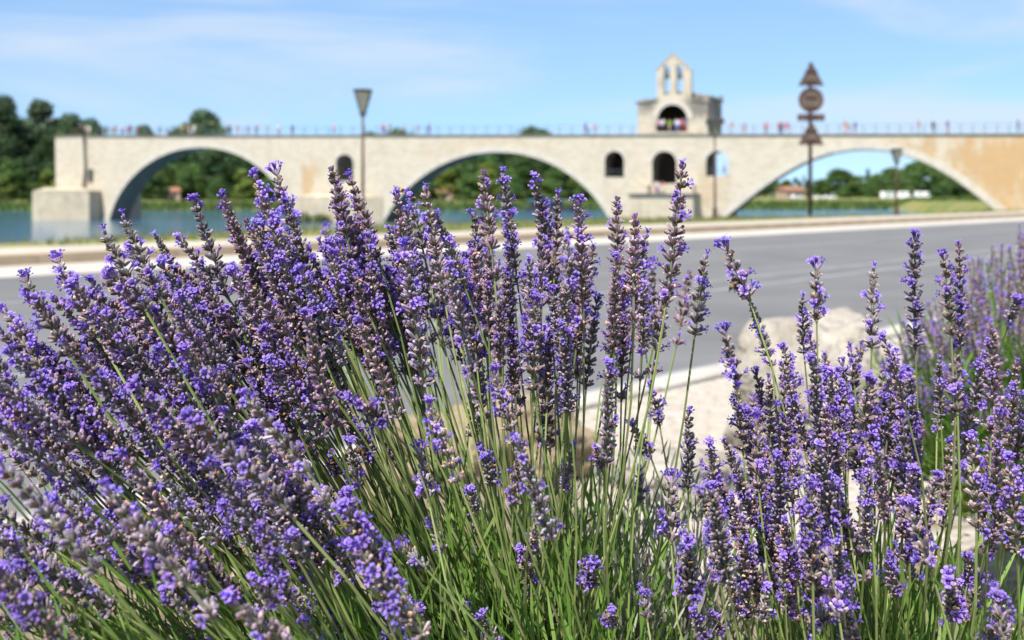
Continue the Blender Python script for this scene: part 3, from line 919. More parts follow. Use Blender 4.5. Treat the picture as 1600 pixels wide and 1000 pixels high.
for px, a, c in ((519, 'pink', 'grey'), (595, 'red', 'navy'), (598, 'pink', 'purple'), (607, 'beige', 'white'), (630, 'beige', 'brown'), (651, 'pink', 'beige'), (668, 'purple', 'navy')):
    person(px, a, c, E3)
for px, a, c in ((914, 'blue', 'navy'), (918, 'white', 'blue'), (928, 'pink', 'beige')): person(px, a, c, E4)
for px, a, c in ((1143, 'orange', 'white'), (1163, 'grey', 'pink'), (1195, 'red', 'navy'), (1199, 'pink', 'white'), (1217, 'red', 'black'), (1221, 'navy', 'black'), (1229, 'red', 'pink')):
    person(px, a, c, E5)
for px, a, c in ((1319, 'pink', 'white'), (1324, 'beige', 'pink'), (1336, 'navy', 'purple'), (1435, 'red', 'beige'), (1458, 'black', 'brown'), (1481, 'purple', 'pink'), (1591, 'black', 'navy')):
    person(px, a, c, E6)
for px, a, c in ((1027, 'pink', 'black'), (1033, 'white', 'navy'), (1037, 'white', 'brown'), (1046, 'green', 'beige'), (1056, 'white', 'blue'), (1060, 'white', 'purple'), (1066, 'red', 'brown'), (1070, 'blue', 'red')):
    person(px, a, c, 'crowded before the chapel door', z=dz + .34, grp=G2, y=0.1, h=random.uniform(1.04, 1.14))
for px, a, c in ((1026, 'beige', 'pink'), (1037, 'red', 'white'), (1030, 'white', 'purple')):
    person(px, a, c, 'under the middle opening of the chapel pier', bz(302.2, 1040), -1.0, G3)
person(1130, 'red', 'navy', 'looking out of the opening beside the lamp', bz(275, 1120), 1.0, G3)

# ------------------------------------------------------------------ far bank: trees, houses, vans, a boat
def tree_mesh(seed, H, W, tone, n_clump, dense=1.0, low=0.18):
    r = random.Random(seed); nr = np.random.default_rng(seed)
    tr = MB()
    top = Vector((r.uniform(-.4, .4), r.uniform(-.4, .4), H * .7))
    pts = [(0, 0, -0.4), (r.uniform(-.2, .2), r.uniform(-.2, .2), H * .25), (top.x * .6, top.y * .6, H * .5), tuple(top)]
    tr.tube(pts, [H * .025, H * .019, H * .012, H * .004], 7)
    centres = []
    for i in range(n_clump):
        u = r.random(); z = H * (low + (0.95 - low) * u)
        ww = W * math.sin(math.pi * min(1, .16 + .84 * u) ** 0.9) ** 0.75
        a = r.uniform(0, 2 * math.pi); q = ww * math.sqrt(r.uniform(.12, 1)) * r.uniform(.75, 1.1)
        c = Vector((q * math.cos(a), q * math.sin(a), z)); centres.append(c)
        if i % 2 == 0:
            s = Vector((0, 0, max(H * .15, z * .6))); tr.tube([s, (s + c) / 2 + Vector((0, 0, .4)), c], [H * .007, H * .005, H * .002], 5)
    lf = MB()
    for c in centres:
        cr = W * r.uniform(.26, .46); k = r.uniform(.7, 1.35); nq = int(120 * dense)
        hue = (tone[0] * k * r.uniform(.85, 1.2), tone[1] * k, tone[2] * k * r.uniform(.8, 1.2))
        d = nr.normal(size=(nq, 3)); d /= np.linalg.norm(d, axis=1)[:, None]
        rad = cr * nr.uniform(.35, 1.05, nq) ** 0.6
        pos = np.array(c) + d * rad[:, None] * np.array([1, 1, .75])
        for p_, d_ in zip(pos, d):
            nrm = Vector(d_) + Vector(nr.normal(size=3) * .5); nrm.normalize()
            a = nrm.orthogonal().normalized(); a.rotate(Quaternion(nrm, r.uniform(0, 6.28))); bb = nrm.cross(a)
            s = r.uniform(.25, .55); P = Vector(p_); kk = r.uniform(.8, 1.2)
            lf.add([P - a * s, P - bb * s * .6, P + a * s, P + bb * s * .6], [(0, 1, 2, 3)], 0, (hue[0] * kk, hue[1] * kk, hue[2] * kk))
    return tr.mesh('trunk', M['bark']), lf.mesh('crown', M['leaf'], cols=True)


dk, md, yl, pl = (0.036, 0.075, 0.026), (0.075, 0.135, 0.036), (0.12, 0.17, 0.035), (0.105, 0.15, 0.085)
TV = {'tall': tree_mesh(1, 26, 6.5, (.066, .115, .05), 105, low=.05), 'poplar': tree_mesh(2, 29, 4.2, pl, 90, low=.04), 'round': tree_mesh(3, 15, 6.5, md, 55, low=.12),
      'broad': tree_mesh(4, 19, 9, (.05, .098, .034), 105, low=.05), 'light': tree_mesh(5, 9, 4.2, yl, 34, low=.1), 'bushy': tree_mesh(6, 12, 6, md, 45, low=.03)}
HT = {'tall': 26, 'poplar': 29, 'round': 15, 'broad': 19, 'light': 9, 'bushy': 12}
DESC = {'tall': 'tall dark green tree', 'poplar': 'slender grey green poplar', 'round': 'round mid green tree', 'broad': 'broad dark green tree', 'light': 'small yellow green tree', 'bushy': 'low bushy green tree'}


TREES = []
ORD = ['first', 'second', 'third', 'fourth', 'fifth', 'sixth', 'seventh', 'eighth', 'ninth', 'tenth', 'eleventh', 'twelfth']


def ground_z(x, y): return float(land_height(np.array([[x]]), np.array([[y]]))[0, 0])


def tree(kind, px, ytop, d, place, grp, wide=1.0):
    d *= 1.1
    x = (px - 800) / F * d; gz = ground_z(x, d)
    h = CZ + (HY - ytop) / F * d - gz; s = h / (HT[kind] * 1.0)
    root = empty('tree', (x, d, gz), random.uniform(0, 6.28)); root.scale = (s * wide, s * wide, s)
    link('trunk', TV[kind][0], root); link('crown', TV[kind][1], root)
    tag(root, f'{DESC[kind]} {place}', 'tree', grp)
    TREES.append((grp, kind, px, root))
    return root


gA, gB, gC, gD = 'trees beyond the broken end', 'trees behind the first arch', 'trees behind the middle arch', 'trees behind the landward arch'
for k, px, yt, d, w in (('poplar', -35, 175, 318, 1.2), ('tall', 3, 150, 325, 1.05), ('poplar', 62, 152, 335, 1.6), ('broad', 40, 190, 345, 1.0), ('tall', 108, 178, 350, 1.1), ('broad', 95, 200, 330, .9), ('tall', 140, 186, 375, 1.2),
                        ('round', 20, 250, 312, 1.0), ('light', 75, 268, 312, 1.1), ('light', 8, 278, 308, 1), ('bushy', 55, 285, 310, 1.1), ('tall', -80, 160, 340, 1.2), ('broad', -130, 180, 340, 1.2)):
    tree(k, px, yt, d, 'beyond the broken bridge end', gA, w)
for k, px, yt, d, w in (('tall', 318, 172, 360, 1.25), ('broad', 296, 196, 365, 1.0), ('tall', 225, 196, 380, 1.0), ('broad', 190, 225, 350, 1.2), ('round', 250, 238, 330, 1.1), ('broad', 285, 228, 345, 1.2), ('tall', 335, 222, 345, 1.2),
                        ('broad', 375, 226, 350, 1.2), ('light', 380, 268, 322, 1.1), ('round', 300, 255, 325, 1.0), ('broad', 430, 222, 355, 1.2), ('bushy', 240, 270, 318, 1), ('bushy', 340, 280, 318, 1), ('broad', 470, 228, 360, 1.2), ('bushy', 420, 278, 318, 1.2)):
    tree(k, px, yt, d, 'on the bank behind the first arch', gB, w)
for k, px, yt, d, w in (('round', 625, 203, 400, 1.0), ('round', 835, 200, 400, 1.1), ('round', 580, 208, 400, 1.0), ('broad', 530, 230, 370, 1.3), ('broad', 590, 225, 365, 1.3), ('broad', 650, 225, 360, 1.2), ('round', 690, 238, 340, 1.3), ('broad', 720, 222, 360, 1.2), ('round', 752, 240, 345, 1.2),
                        ('broad', 790, 224, 360, 1.2), ('broad', 850, 226, 360, 1.2), ('round', 815, 245, 340, 1.2), ('broad', 905, 228, 365, 1.2), ('round', 880, 250, 340, 1.1), ('light', 700, 265, 322, 1.2), ('light', 760, 258, 322, 1.1), ('bushy', 735, 272, 318, 1.2), ('bushy', 800, 275, 318, 1.2), ('bushy', 860, 280, 318, 1.2), ('bushy', 660, 275, 318, 1.2), ('broad', 960, 232, 365, 1.2), ('bushy', 920, 278, 318, 1.2)):
    tree(k, px, yt, d, 'on the bank behind the middle arch', gC, w)
for k, px, yt, d, w in (('round', 1195, 268, 470, 1.3), ('round', 1228, 282, 480, 1.3), ('round', 1160, 262, 470, 1.3), ('round', 1312, 264, 520, 1.5), ('round', 1285, 280, 510, 1.3), ('bushy', 1340, 276, 520, 1.3), ('poplar', 1356, 262, 640, .8), ('bushy', 1375, 272, 540, 1.4), ('round', 1395, 262, 560, 1.4),
                        ('round', 1440, 251, 480, 1.6), ('round', 1475, 258, 490, 1.5), ('bushy', 1425, 272, 470, 1.4), ('bushy', 1505, 275, 480, 1.5), ('bushy', 1535, 280, 480, 1.5), ('round', 1560, 270, 500, 1.4), ('bushy', 1250, 290, 490, 1.3), ('bushy', 1365, 288, 480, 1.3), ('bushy', 1320, 292, 470, 1.3), ('bushy', 1470, 288, 455, 1.4), ('bushy', 1120, 280, 470, 1.4), ('bushy', 1600, 272, 500, 1.5)):
    tree(k, px, yt, d, 'on the far shore behind the wide landward arch', gD, w)
FROM = {gA: 'counted outward from the broken bridge end', gB: 'from the broken end, behind the first arch', gC: 'from the lamp side, behind the middle arch', gD: 'from the chapel side, behind the wide landward arch'}
for g_ in FROM:
    for k_ in DESC:
        row = sorted([t for t in TREES if t[0] == g_ and t[1] == k_], key=lambda t: t[2], reverse=(g_ == gA))
        for i, t in enumerate(row):
            if len(row) > 1: t[3]['label'] = f'{ORD[i]} {DESC[k_]} {FROM[g_]}'
# low distant woods at the horizon
b = MB(); nr = np.random.default_rng(5)
for i in range(9000):
    x = nr.uniform(-2600, 2600); y = nr.uniform(900, 1100); z = -0.6 + abs(nr.normal()) * 4.5 + 2 * math.sin(x * .011) + 2.5
    s = nr.uniform(1.5, 4.0); a = nr.uniform(0, 3.14); k = nr.uniform(.7, 1.3)
    ca, sa = math.cos(a) * s, math.sin(a) * s
    b.add([(x - ca, y - sa, z - s * .7), (x + ca, y + sa, z - s * .5), (x + ca * .7, y + sa * .7, z + s * .8), (x - ca * .6, y - sa * .6, z + s)], [(0, 1, 2, 3)], 0, (.055 * k, .085 * k, .045 * k))
tag(b.build('distant_woods', M['leaf'], cols=True), 'low band of distant woods along the horizon', 'woods', kind='stuff')


def house(px, ybase, d, w, h, dep, label, m='plaster', rz=0.15):
    x = (px - 800) / F * d; gz = ground_z(x, d)
    root = tag(empty('house', (x, d, gz), rz), label, 'house')
    MB().box(-w / 2, w / 2, 0, dep, -0.5, h).build('wall', M[m], root)
    MB().add([(-w / 2 - .4, -.5, h - .1), (w / 2 + .4, -.5, h - .1), (w / 2 + .4, dep + .5, h - .1), (-w / 2 - .4, dep + .5, h - .1), (-w / 2 - .4, dep / 2, h + dep * .25), (w / 2 + .4, dep / 2, h + dep * .25)],
             [(0, 1, 5, 4), (2, 3, 4, 5), (1, 2, 5), (3, 0, 4), (0, 3, 2, 1)]).build('roof', M['tile'], root)
    n = max(2, int(w / 3))
    for i in range(n):
        xx = -w / 2 + (i + .5) * w / n
        fr = MB().box(xx - .6, xx + .6, -.06, .05, h * .4, h * .4 + 1.4).build('window', M['white_plaster'], root)
        MB().box(xx - .5, xx + .5, -.09, -.05, h * .4 + .1, h * .4 + 1.3).build('pane', M['glass'], fr)
    MB().box(-.5 + w * .1, .5 + w * .1, -.05, .04, 0, 2.1).build('door', M['bark'], root)
    return root


house(268, 300, 352, 5, 2.8, 5, 'small reddish house under trees behind the first arch')
house(690, 303, 352, 7, 2.6, 5, 'long pinkish house under trees behind the middle arch')
house(1243, 303, 428, 9, 3.2, 6, 'pale pink house with terracotta roof behind the wide arch', 'plaster', 0.4)


def van(px, d, label, L=6.2, H=2.7, rz=0.0, low=False):
    x = (px - 800) / F * d; gz = ground_z(x, d)
    root = tag(empty('camper_van' if not low else 'parked_car', (x, d, gz), rz), label, 'camper van' if not low else 'car', 'vehicles parked on the far shore')
    if low: prof = [(-L / 2, .35), (L / 2, .35), (L / 2, .8), (L * .3, .95), (L * .14, H), (-L * .3, H), (-L * .46, .95), (-L / 2, .9)]
    else: prof = [(-L / 2, .4), (L / 2, .4), (L / 2, 1.2), (L * .38, 1.4), (L * .28, 2.0), (L * .36, 2.3), (L * .33, H), (-L / 2 + .1, H), (-L / 2, H - .2)]
    MB().wallprism(prof, -1.0, 1.0).build('body', M['white_paint'], root)
    if low: MB().wallprism([(-L * .4, .98), (L * .26, .98), (L * .13, H - .1), (-L * .28, H - .1)], -1.03, 1.03).build('window', M['glass'], root)
    else:
        MB().wallprism([(L * .2, 1.4), (L * .355, 1.42), (L * .28, 1.9), (L * .2, 1.95)], -1.03, 1.03).build('window', M['glass'], root)
        MB().box(-L * .3, -L * .05, -1.03, 1.03, 1.5, 2.1).build('window', M['glass'], root)
    for wx in (-L * .3, L * .3):
        for wy in (-.95, .95):
            b = MB(); b.lathe([(.34, -.11), (.36, 0), (.34, .11)], 14)
            o = b.build('wheel', M['rubber'], root); o.rotation_euler = (R(90), 0, 0); o.location = (wx, wy, .34)
    return root


van(1388, 420, 'white camper van half hidden by shrubs on the far shore', rz=.5)
van(1412, 410, 'white camper van beside the distant lamp on the far shore', L=5.0)
van(1441, 410, 'white camper van parked past the distant lamp on the far shore', L=5.4)
van(1246, 400, 'white car parked before the pale pink house', 4.3, 1.5, .2, True)
van(1274, 400, 'white car parked beside the tall sign post', 4.3, 1.5, 0, True)
van(1296, 402, 'white car parked further from the pale pink house', 4.3, 1.5, -.1, True)
# moored boat
bd = 292.0; bo = tag(empty('moored_boat', ((858 - 800) / F * bd, bd, WZ)), 'long dark boat with a blue roof moored behind the middle arch', 'boat')
MB().prism([(-6, -1.5), (5, -1.5), (7.5, 0), (5, 1.5), (-6, 1.5)], -0.3, 1.0, 0, [(-6.3, -1.8), (5.3, -1.8), (8.4, 0), (5.3, 1.8), (-6.3, 1.8)]).build('hull', M['dark_metal'], bo)
MB().box(-5, 3.5, -1.2, 1.2, 1.0, 2.4).build('cabin', M['glass'], bo)
MB().box(-5.5, 4.0, -1.5, 1.5, 2.4, 2.75).build('roof', M['blue_paint'], bo)

# grass and reeds along both banks
def tufts(name, pts, hmin, hmax, cols, label, n_bl=4, wid=.03):
    b = MB(); nr = np.random.default_rng(11)
    for (x, y, z) in pts:
        c = cols[nr.integers(len(cols))]
        for i in range(n_bl):
            a = nr.uniform(0, 6.28); h = nr.uniform(hmin, hmax); l = nr.uniform(.1, .5) * h; w = wid * nr.uniform(.6, 1.4)
            bx_, by_ = x + nr.normal() * h * .2, y + nr.normal() * h * .2; ca, sa = math.cos(a), math.sin(a); k = nr.uniform(.75, 1.25)
            b.add([(bx_ - sa * w, by_ + ca * w, z - .05), (bx_ + sa * w, by_ - ca * w, z - .05), (bx_ + ca * l, by_ + sa * l, z + h)], [(0, 1, 2)], 0, (c[0] * k, c[1] * k, c[2] * k))
    return tag(b.build(name, M['leaf'], cols=True), label, 'grass', kind='stuff')


def seg_points(n, off_lo, off_hi, i0=4, i1=11):
    out = []
    L_ = [np.linalg.norm(crest[i + 1] - crest[i]) for i in range(i0, i1)]
    for _ in range(n):
        i = random.choices(range(i0, i1), L_)[0]; t = random.random(); a, c = crest[i], crest[i + 1]
        dd = (c - a) / np.linalg.norm(c - a); nn = np.array([-dd[1], dd[0]])
        p = a + (c - a) * t + nn * random.uniform(off_lo, off_hi); out.append(p)
    P = np.array(out); Z = land_height(P[:, 0], P[:, 1])
    s = (P - O2) @ N2
    return [(p[0], p[1], z) for p, z, q in zip(P, Z, s) if q > 20.0]


tufts('verge_grass', seg_points(9000, -9, 3), .06, .22, [(.10, .14, .035), (.15, .17, .05), (.22, .19, .08)], 'short grass verge between promenade and river', 3, .02)
fx = [(random.uniform(-190, 220), 0) for _ in range(9000)]; P = []
for x, _ in fx:
    y = 303 + 0.1 * x + 4 * math.sin(x * 0.07) + 2 * math.sin(x * 0.19 + 1) + random.uniform(-.5, 10) ** 1.0
    P.append((x, y))
P = np.array(P); Z = land_height(P[:, 0], P[:, 1])
tufts('bank_reeds', [(p[0], p[1], z) for p, z in zip(P, Z)], .4, 1.5, [(.07, .12, .03), (.12, .16, .04), (.05, .09, .025)], 'reeds and grass along the far river bank', 3, .35)
# shrubs rooted on the foot of the pier between the first two arches
def shrub(px, y_top, w_off, label, z0, w=1.4):
    p = bworld(bx(px), -w_off, 0); d = p.y; p.z = at(px, y_top, d).z; h = p.z - z0
    root = tag(empty('shrub', (p.x, d, z0)), label, 'shrub'); b = MB(); nr = np.random.default_rng(int(px))
    for i in range(900):
        v_ = nr.normal(size=3); v_ /= np.linalg.norm(v_); q = Vector(v_) * nr.uniform(.4, 1.0); c = Vector((q.x * w, q.y * w * .6, h * .5 + q.z * h * .5))
        a = Vector(nr.normal(size=3)).normalized() * nr.uniform(.08, .18); bb = a.orthogonal().normalized() * .07; k = nr.uniform(.6, 1.3)
        b.add([c - a, c - bb, c + a, c + bb], [(0, 1, 2, 3)], 0, (.07 * k, .13 * k, .03 * k))
    b.build('foliage', M['leaf'], root, cols=True)
    b = MB()
    for i in range(5): b.tube([(0, 0, -.3), (nr.uniform(-.3, .3), nr.uniform(-.3, .3), h * .4), (nr.uniform(-w, w) * .6, nr.uniform(-.3, .3), h * .8)], [.05, .03, .01], 5)
    b.build('stem', M['bark'], root)


shrub(490, 330, 3.6, 'leafy shrub at the water foot of the pier by the first arch', WZ - .6, 2.2)
shrub(524, 333, 4.6, 'smaller leafy shrub beside the narrow pier base', WZ - .6, 1.7)

# ------------------------------------------------------------------ lavender
def frame(d):
    d = d.normalized(); a = d.orthogonal().normalized(); return d, a, d.cross(a)


C_RINGS = [(0.0, .5), (.3, 1.0), (.8, 1.12), (1.0, .75)]


def add_calyx(b, p, d, L, r, rn, tone):
    d, a, c = frame(d); v = []; cols = []
    g = (0.20, 0.175, 0.11); k = rn.choice((rn.uniform(.4, .9), rn.uniform(.6, 1.25), rn.uniform(1.0, 1.8)))
    for i, (t, q) in enumerate(C_RINGS):
        for j in range(5):
            w = 2 * math.pi * j / 5
            v.append(p + d * (L * t) + (a * math.cos(w) + c * math.sin(w)) * (r * q))
            m_ = min(1, t * 1.25)
            cols.append(tuple((g[x] * (1 - m_) + tone[x] * m_) * k for x in range(3)))
    f = [(i * 5 + j, i * 5 + (j + 1) % 5, (i + 1) * 5 + (j + 1) % 5, (i + 1) * 5 + j) for i in range(3) for j in range(5)] + [tuple(range(15, 20))]
    b.add(v, f, 0, cols)


def add_floret(b, p, d, S, rn):
    """two-lipped corolla: short tube, two upper lobes, three lower"""
    d, a, c = frame(d)
    up = Vector((0, 0, 1)) - d * d.z
    if up.length > .1: a = up.normalized(); c = d.cross(a)
    h = rn.uniform(.8, 1.25); sh = rn.uniform(-.04, .06)
    base = (.14 * h, .075 * h, .42 * h); lip = ((.345 + sh) * h, .235 * h, .74 * h)
    v = []; cols = []
    for t, q in ((0, .55), (.55, .95)):
        for j in range(5):
            w = 2 * math.pi * j / 5; v.append(p + d * (S * .75 * t) + (a * math.cos(w) + c * math.sin(w)) * (S * .25 * q)); cols.append(base)
    b.add(v, [(j, (j + 1) % 5, 5 + (j + 1) % 5, 5 + j) for j in range(5)], 1, cols)
    o = p + d * (S * .4)
    for ang_, ln, wd in ((26, .52, .27), (-26, .52, .27), (98, .36, .20), (-98, .36, .20), (180, .44, .24)):
        w = R(ang_ + rn.uniform(-12, 12)); e = a * math.cos(w) + c * math.sin(w); sd = d.cross(e)
        fl = rn.uniform(.35, 1.0); q0 = o + e * (S * .18)
        m1 = o + e * (S * (.18 + ln * .5)) + d * (S * fl * .45); tip = o + e * (S * (.16 + ln * .95)) + d * (S * fl * .5)
        ww = S * wd
        v = [q0, m1 - sd * ww * .85, tip - sd * ww * .55, tip + sd * ww * .55 - d * S * .05, m1 + sd * ww * .85]
        b.add(v, [(0, 1, 2, 3, 4)], 1, [base, lip, lip, lip, lip])


def add_bit(b, p, s, rn):
    """withered corolla, a crumpled tan scrap"""
    c = (rn.uniform(.42, .70), rn.uniform(.28, .46), rn.uniform(.15, .30))
    v = [p + Vector((rn.gauss(0, 1), rn.gauss(0, 1), rn.gauss(0, 1))).normalized() * s * rn.uniform(.6, 1.2) for _ in range(6)]
    b.add(v, [(0, 1, 2), (0, 2, 3), (3, 4, 5), (1, 4, 2), (0, 5, 1), (2, 5, 4)], 0, c)


def spike_mesh(seed, whorls, fl_p, tan_p, full=1.0, detached=False, n_per=14, simple=False, lum=1.0):
    rn = random.Random(seed); b = MB()
    tone = (rn.uniform(.22, .285) * lum, rn.uniform(.17, .21) * lum, rn.uniform(.215, .27) * lum)
    z = 0.0; zs = []
    for k in range(whorls):
        zs.append(z)
        t = k / max(1, whorls - 1)
        z += (.0108 * (1 - .30 * t)) * rn.uniform(.9, 1.12)
        if k == 0 and detached: z += rn.uniform(.008, .02)
    Lz = z
    bend = (rn.uniform(-.05, .05), rn.uniform(-.05, .05))
    ax = lambda q: Vector((bend[0] * q * q / .1, bend[1] * q * q / .1, q))
    b.tube([ax(-.004), ax(Lz * .5), ax(Lz + .002)], [.0013, .0011, .0007], 5, 0, (.14, .15, .09))
    for k, zz in enumerate(zs):
        t = k / max(1, whorls - 1)
        rf = full * (.82 + .22 * math.sin(math.pi * min(1, t * 1.05 + .12))) * (1 - .38 * t ** 2.2)
        n = int(n_per * (rf ** .8)) if not simple else 7
        phase = rn.uniform(0, 6.28); wf = fl_p * rn.choice((.06, .25, .6, .95))
        for j in range(n):
            ph = phase + 2 * math.pi * j / n + rn.uniform(-.22, .22)
            tilt = R(rn.uniform(24, 78) * (1 - .25 * t)); st = math.sin(tilt)
            d = Vector((st * math.cos(ph), st * math.sin(ph), math.cos(tilt)))
            p = ax(zz + rn.uniform(-.0025, .0025)) + Vector((math.cos(ph), math.sin(ph), 0)) * .0014
            L = rn.uniform(.0062, .0086) * rf
            add_calyx(b, p, d, L, rn.uniform(.0009, .00125), rn, tone)
            u = rn.random(); e = p + d * L
            if u < wf: add_floret(b, e - d * .001, (d + Vector((math.cos(ph), math.sin(ph), -.15)) * .5), rn.uniform(.0056, .0078), rn)
            elif u < wf + tan_p * 1.9: add_bit(b, e, rn.uniform(.0010, .0019), rn)
        if not simple:
            for j in range(3):                   # bracts under each whorl
                ph = rn.uniform(0, 6.28); o = ax(zz - .001); d = Vector((math.cos(ph), math.sin(ph), .35)); s = Vector((-math.sin(ph), math.cos(ph), 0))
                c = (rn.uniform(.16, .26), rn.uniform(.13, .18), rn.uniform(.07, .11))
                b.add([o, o + d * .003 - s * .0022, o + d * .0065 + Vector((0, 0, .002)), o + d * .003 + s * .0022], [(0, 1, 2, 3)], 0, c)
    for j in range(6 if not simple else 3):     # tuft at the tip
        ph = rn.uniform(0, 6.28); tl = R(rn.uniform(0, 38)); d = Vector((math.sin(tl) * math.cos(ph), math.sin(tl) * math.sin(ph), math.cos(tl)))
        L = rn.uniform(.005, .007); add_calyx(b, ax(Lz - .003), d, L, .0011, rn, (tone[0] * .9, tone[1] * .75, tone[2] * 1.25))
        if rn.random() < min(.65, fl_p * 2.2): add_floret(b, ax(Lz - .003) + d * L * .85, d, rn.uniform(.0055, .0075), rn)
    return b.mesh('flower_spike', [M['calyx'], M['petal']], cols=True), Lz + .004


SP = []
for i, a in enumerate([(9, .20, .10), (10, .15, .12), (8, .26, .08), (9, .10, .16), (11, .18, .12), (8, .13, .2), (7, .24, .10), (10, .24, .12), (9, .16, .14), (8, .30, .06)]):
    SP.append(spike_mesh(100 + i, a[0], a[1], a[2], rng.uniform(.95, 1.12), i % 4 == 1))
SM = [spike_mesh(200 + i, 3 + i % 3, .28, .08, .92) for i in range(5)]
SB = [spike_mesh(300 + i, 8 + i % 3, .14, .08, 1.05, False, 8, True, 1.35) for i in range(5)]

STEM_G = [(.20, .27, .075), (.23, .285, .10), (.17, .24, .065), (.27, .30, .12)]


def lav_stem(bush, foot, neck, u, spike, scale, rn, rad=.0011, name='flower_stem'):
    """one flower stem from the woody base to the neck, its spike a child at the end; all in bush coordinates"""
    mesh, L = spike
    d = neck - foot; ln = d.length
    p1 = foot + (Vector((d.x * .25, d.y * .25, abs(d.z))) * .5 + d * .5) * .38
    p2 = neck - u * (ln * .36)
    pts = []
    for i in range(10):
        t = i / 9; m = 1 - t
        pts.append(foot * m ** 3 + p1 * 3 * m * m * t + p2 * 3 * m * t * t + neck * t ** 3)
    c = rn.choice(STEM_G); k = rn.uniform(.8, 1.2)
    b = MB(); b.tube(pts, [rad * (1.5 - .6 * i / 9) for i in range(10)], 4, 0, (c[0] * k, c[1] * k, c[2] * k))
    for q in range(rn.choice((0, 1, 1, 2))):      # a pair of small leaves on the stem
        t = rn.uniform(.25, .7); i = int(t * 9); o = pts[i]; dd = (pts[i + 1] - pts[i]).normalized(); a = dd.orthogonal().normalized(); a.rotate(Quaternion(dd, rn.uniform(0, 6.28)))
        for s in (-1, 1): leaf(b, o, (dd + a * s * .55).normalized(), rn.uniform(.018, .04), .0016, rn, (c[0] * k, c[1] * k, c[2] * k))
    st = b.build(name, M['stem'], bush, cols=True)
    sp = link('flower_spike', mesh, st); sp.location = neck
    q = u.to_track_quat('Z', 'Y') @ Quaternion((0, 0, 1), rn.uniform(0, 6.28))
    sp.rotation_mode = 'QUATERNION'; sp.rotation_quaternion = q; w = scale * rn.uniform(.93, 1.07); sp.scale = (w, w, scale)
    return st


def leaf(b, o, d, L, w, rn, col):
    """narrow lavender leaf, gently folded and curved"""
    d = d.normalized(); s = d.cross(Vector((rn.uniform(-1, 1), rn.uniform(-1, 1), rn.uniform(.2, 1)))).normalized(); n = d.cross(s)
    cv = rn.uniform(-.16, .16); v = []
    for t, ww in ((0, .5), (.3, 1), (.68, .9), (1.0, .1)):
        c = o + d * (L * t) + n * (cv * L * t * t)
        v += [c - s * w * ww + n * w * .3 * ww, c + s * w * ww + n * w * .3 * ww]
    b.add(v, [(0, 1, 3, 2), (2, 3, 5, 4), (4, 5, 7, 6)], 0, col)


def lin(xs, pts):
    return float(np.interp(xs, [a for a, _ in pts], [b for _, b in pts]))


class Bush:
    def __init__(self, label, px, d, vanish, seed, group='flowering lavender bushes', lift=.2):
        """vanish: photo pixel the stems fan out from"""
        self.rn = random.Random(seed)
        x = (px - 800) / F * d
        self.org = Vector((x, d, bed_z(x, d)))
        self.root = tag(empty('lavender_bush', self.org), label, 'lavender', group)
        self.fan = at(*vanish) - self.org
        self.n = 0; self.lift = lift

    def foot(self, tip=None):
        rn = self.rn; a = rn.uniform(0, 6.28); q = .11 * math.sqrt(rn.random())
        f = Vector((self.fan.x + q * math.cos(a), self.fan.y + q * math.sin(a), max(.1, self.fan.z * .7) + rn.uniform(-.03, .05)))
        return f

    def spike(self, xt, yt, d, xb=None, yb=None, lib=None, jit=0.0, scale=None, rad=.0011):
        rn = self.rn; lib = lib or SP
        tip = at(xt, yt, d) - self.org
        if xb is not None:
            u = (tip - (at(xb, yb, d + rn.uniform(-.02, .03)) - self.org)); Lw = u.length; u.normalize()
            target = Lw
            cand = sorted(lib + SM, key=lambda s: abs(s[1] - target / 1.0))[:3]; sp = rn.choice(cand); sc = min(1.35, max(.8, target / sp[1]))
        else:
            u = (tip - self.fan).normalized(); u = (u + Vector((0, 0, self.lift)) + Vector((rn.gauss(0, jit), rn.gauss(0, jit), rn.gauss(0, jit * .5)))).normalized()
            sp = rn.choice(lib); sc = scale or rn.uniform(.82, 1.12)
        neck = tip - u * (sp[1] * sc)
        lav_stem(self.root, self.foot(), neck, u, sp, sc, rn, rad)
        self.n += 1

    def woody(self, n=9):
        b = MB(); rn = self.rn
        for i in range(n):
            f = self.foot(); m = Vector((f.x * .5 + rn.uniform(-.03, .03), f.y * .5 + rn.uniform(-.03, .03), f.z * .55))
            b.tube([(rn.uniform(-.02, .02), rn.uniform(-.02, .02), -.05), m, f], [.012, .008, .004], 6)
        b.build('woody_base', M['wood'], self.root)

    def foliage(self, n, tips, cols, Lr=(.03, .07), w=.002, spread=.10, tr=(.15, .62), name='foliage'):
        """narrow leaves clustered along lines from the base out to the given tip points"""
        b = MB(); rn = self.rn
        for i in range(n):
            f = self.foot(); tip = rn.choice(tips); t = rn.uniform(*tr)
            o = f + (tip - f) * t + Vector((rn.gauss(0, spread * t), rn.gauss(0, spread * t), rn.gauss(0, spread * .6 * t)))
            d = (tip - f).normalized() + Vector((rn.gauss(0, .28), rn.gauss(0, .28), rn.gauss(.12, .25)))
            c = rn.choice(cols); k = rn.uniform(.7, 1.3)
            leaf(b, o, d, rn.uniform(*Lr), w * rn.uniform(.7, 1.3), rn, (c[0] * k, c[1] * k, c[2] * k))
        return tag(b.build(name, M['leafy'], self.root, cols=True), kind='stuff')


GREEN = [(.145, .27, .04), (.17, .30, .055), (.21, .32, .075), (.12, .23, .04)]
SILVER = [(.36, .36, .28), (.30, .31, .22), (.42, .41, .34), (.24, .26, .17)]

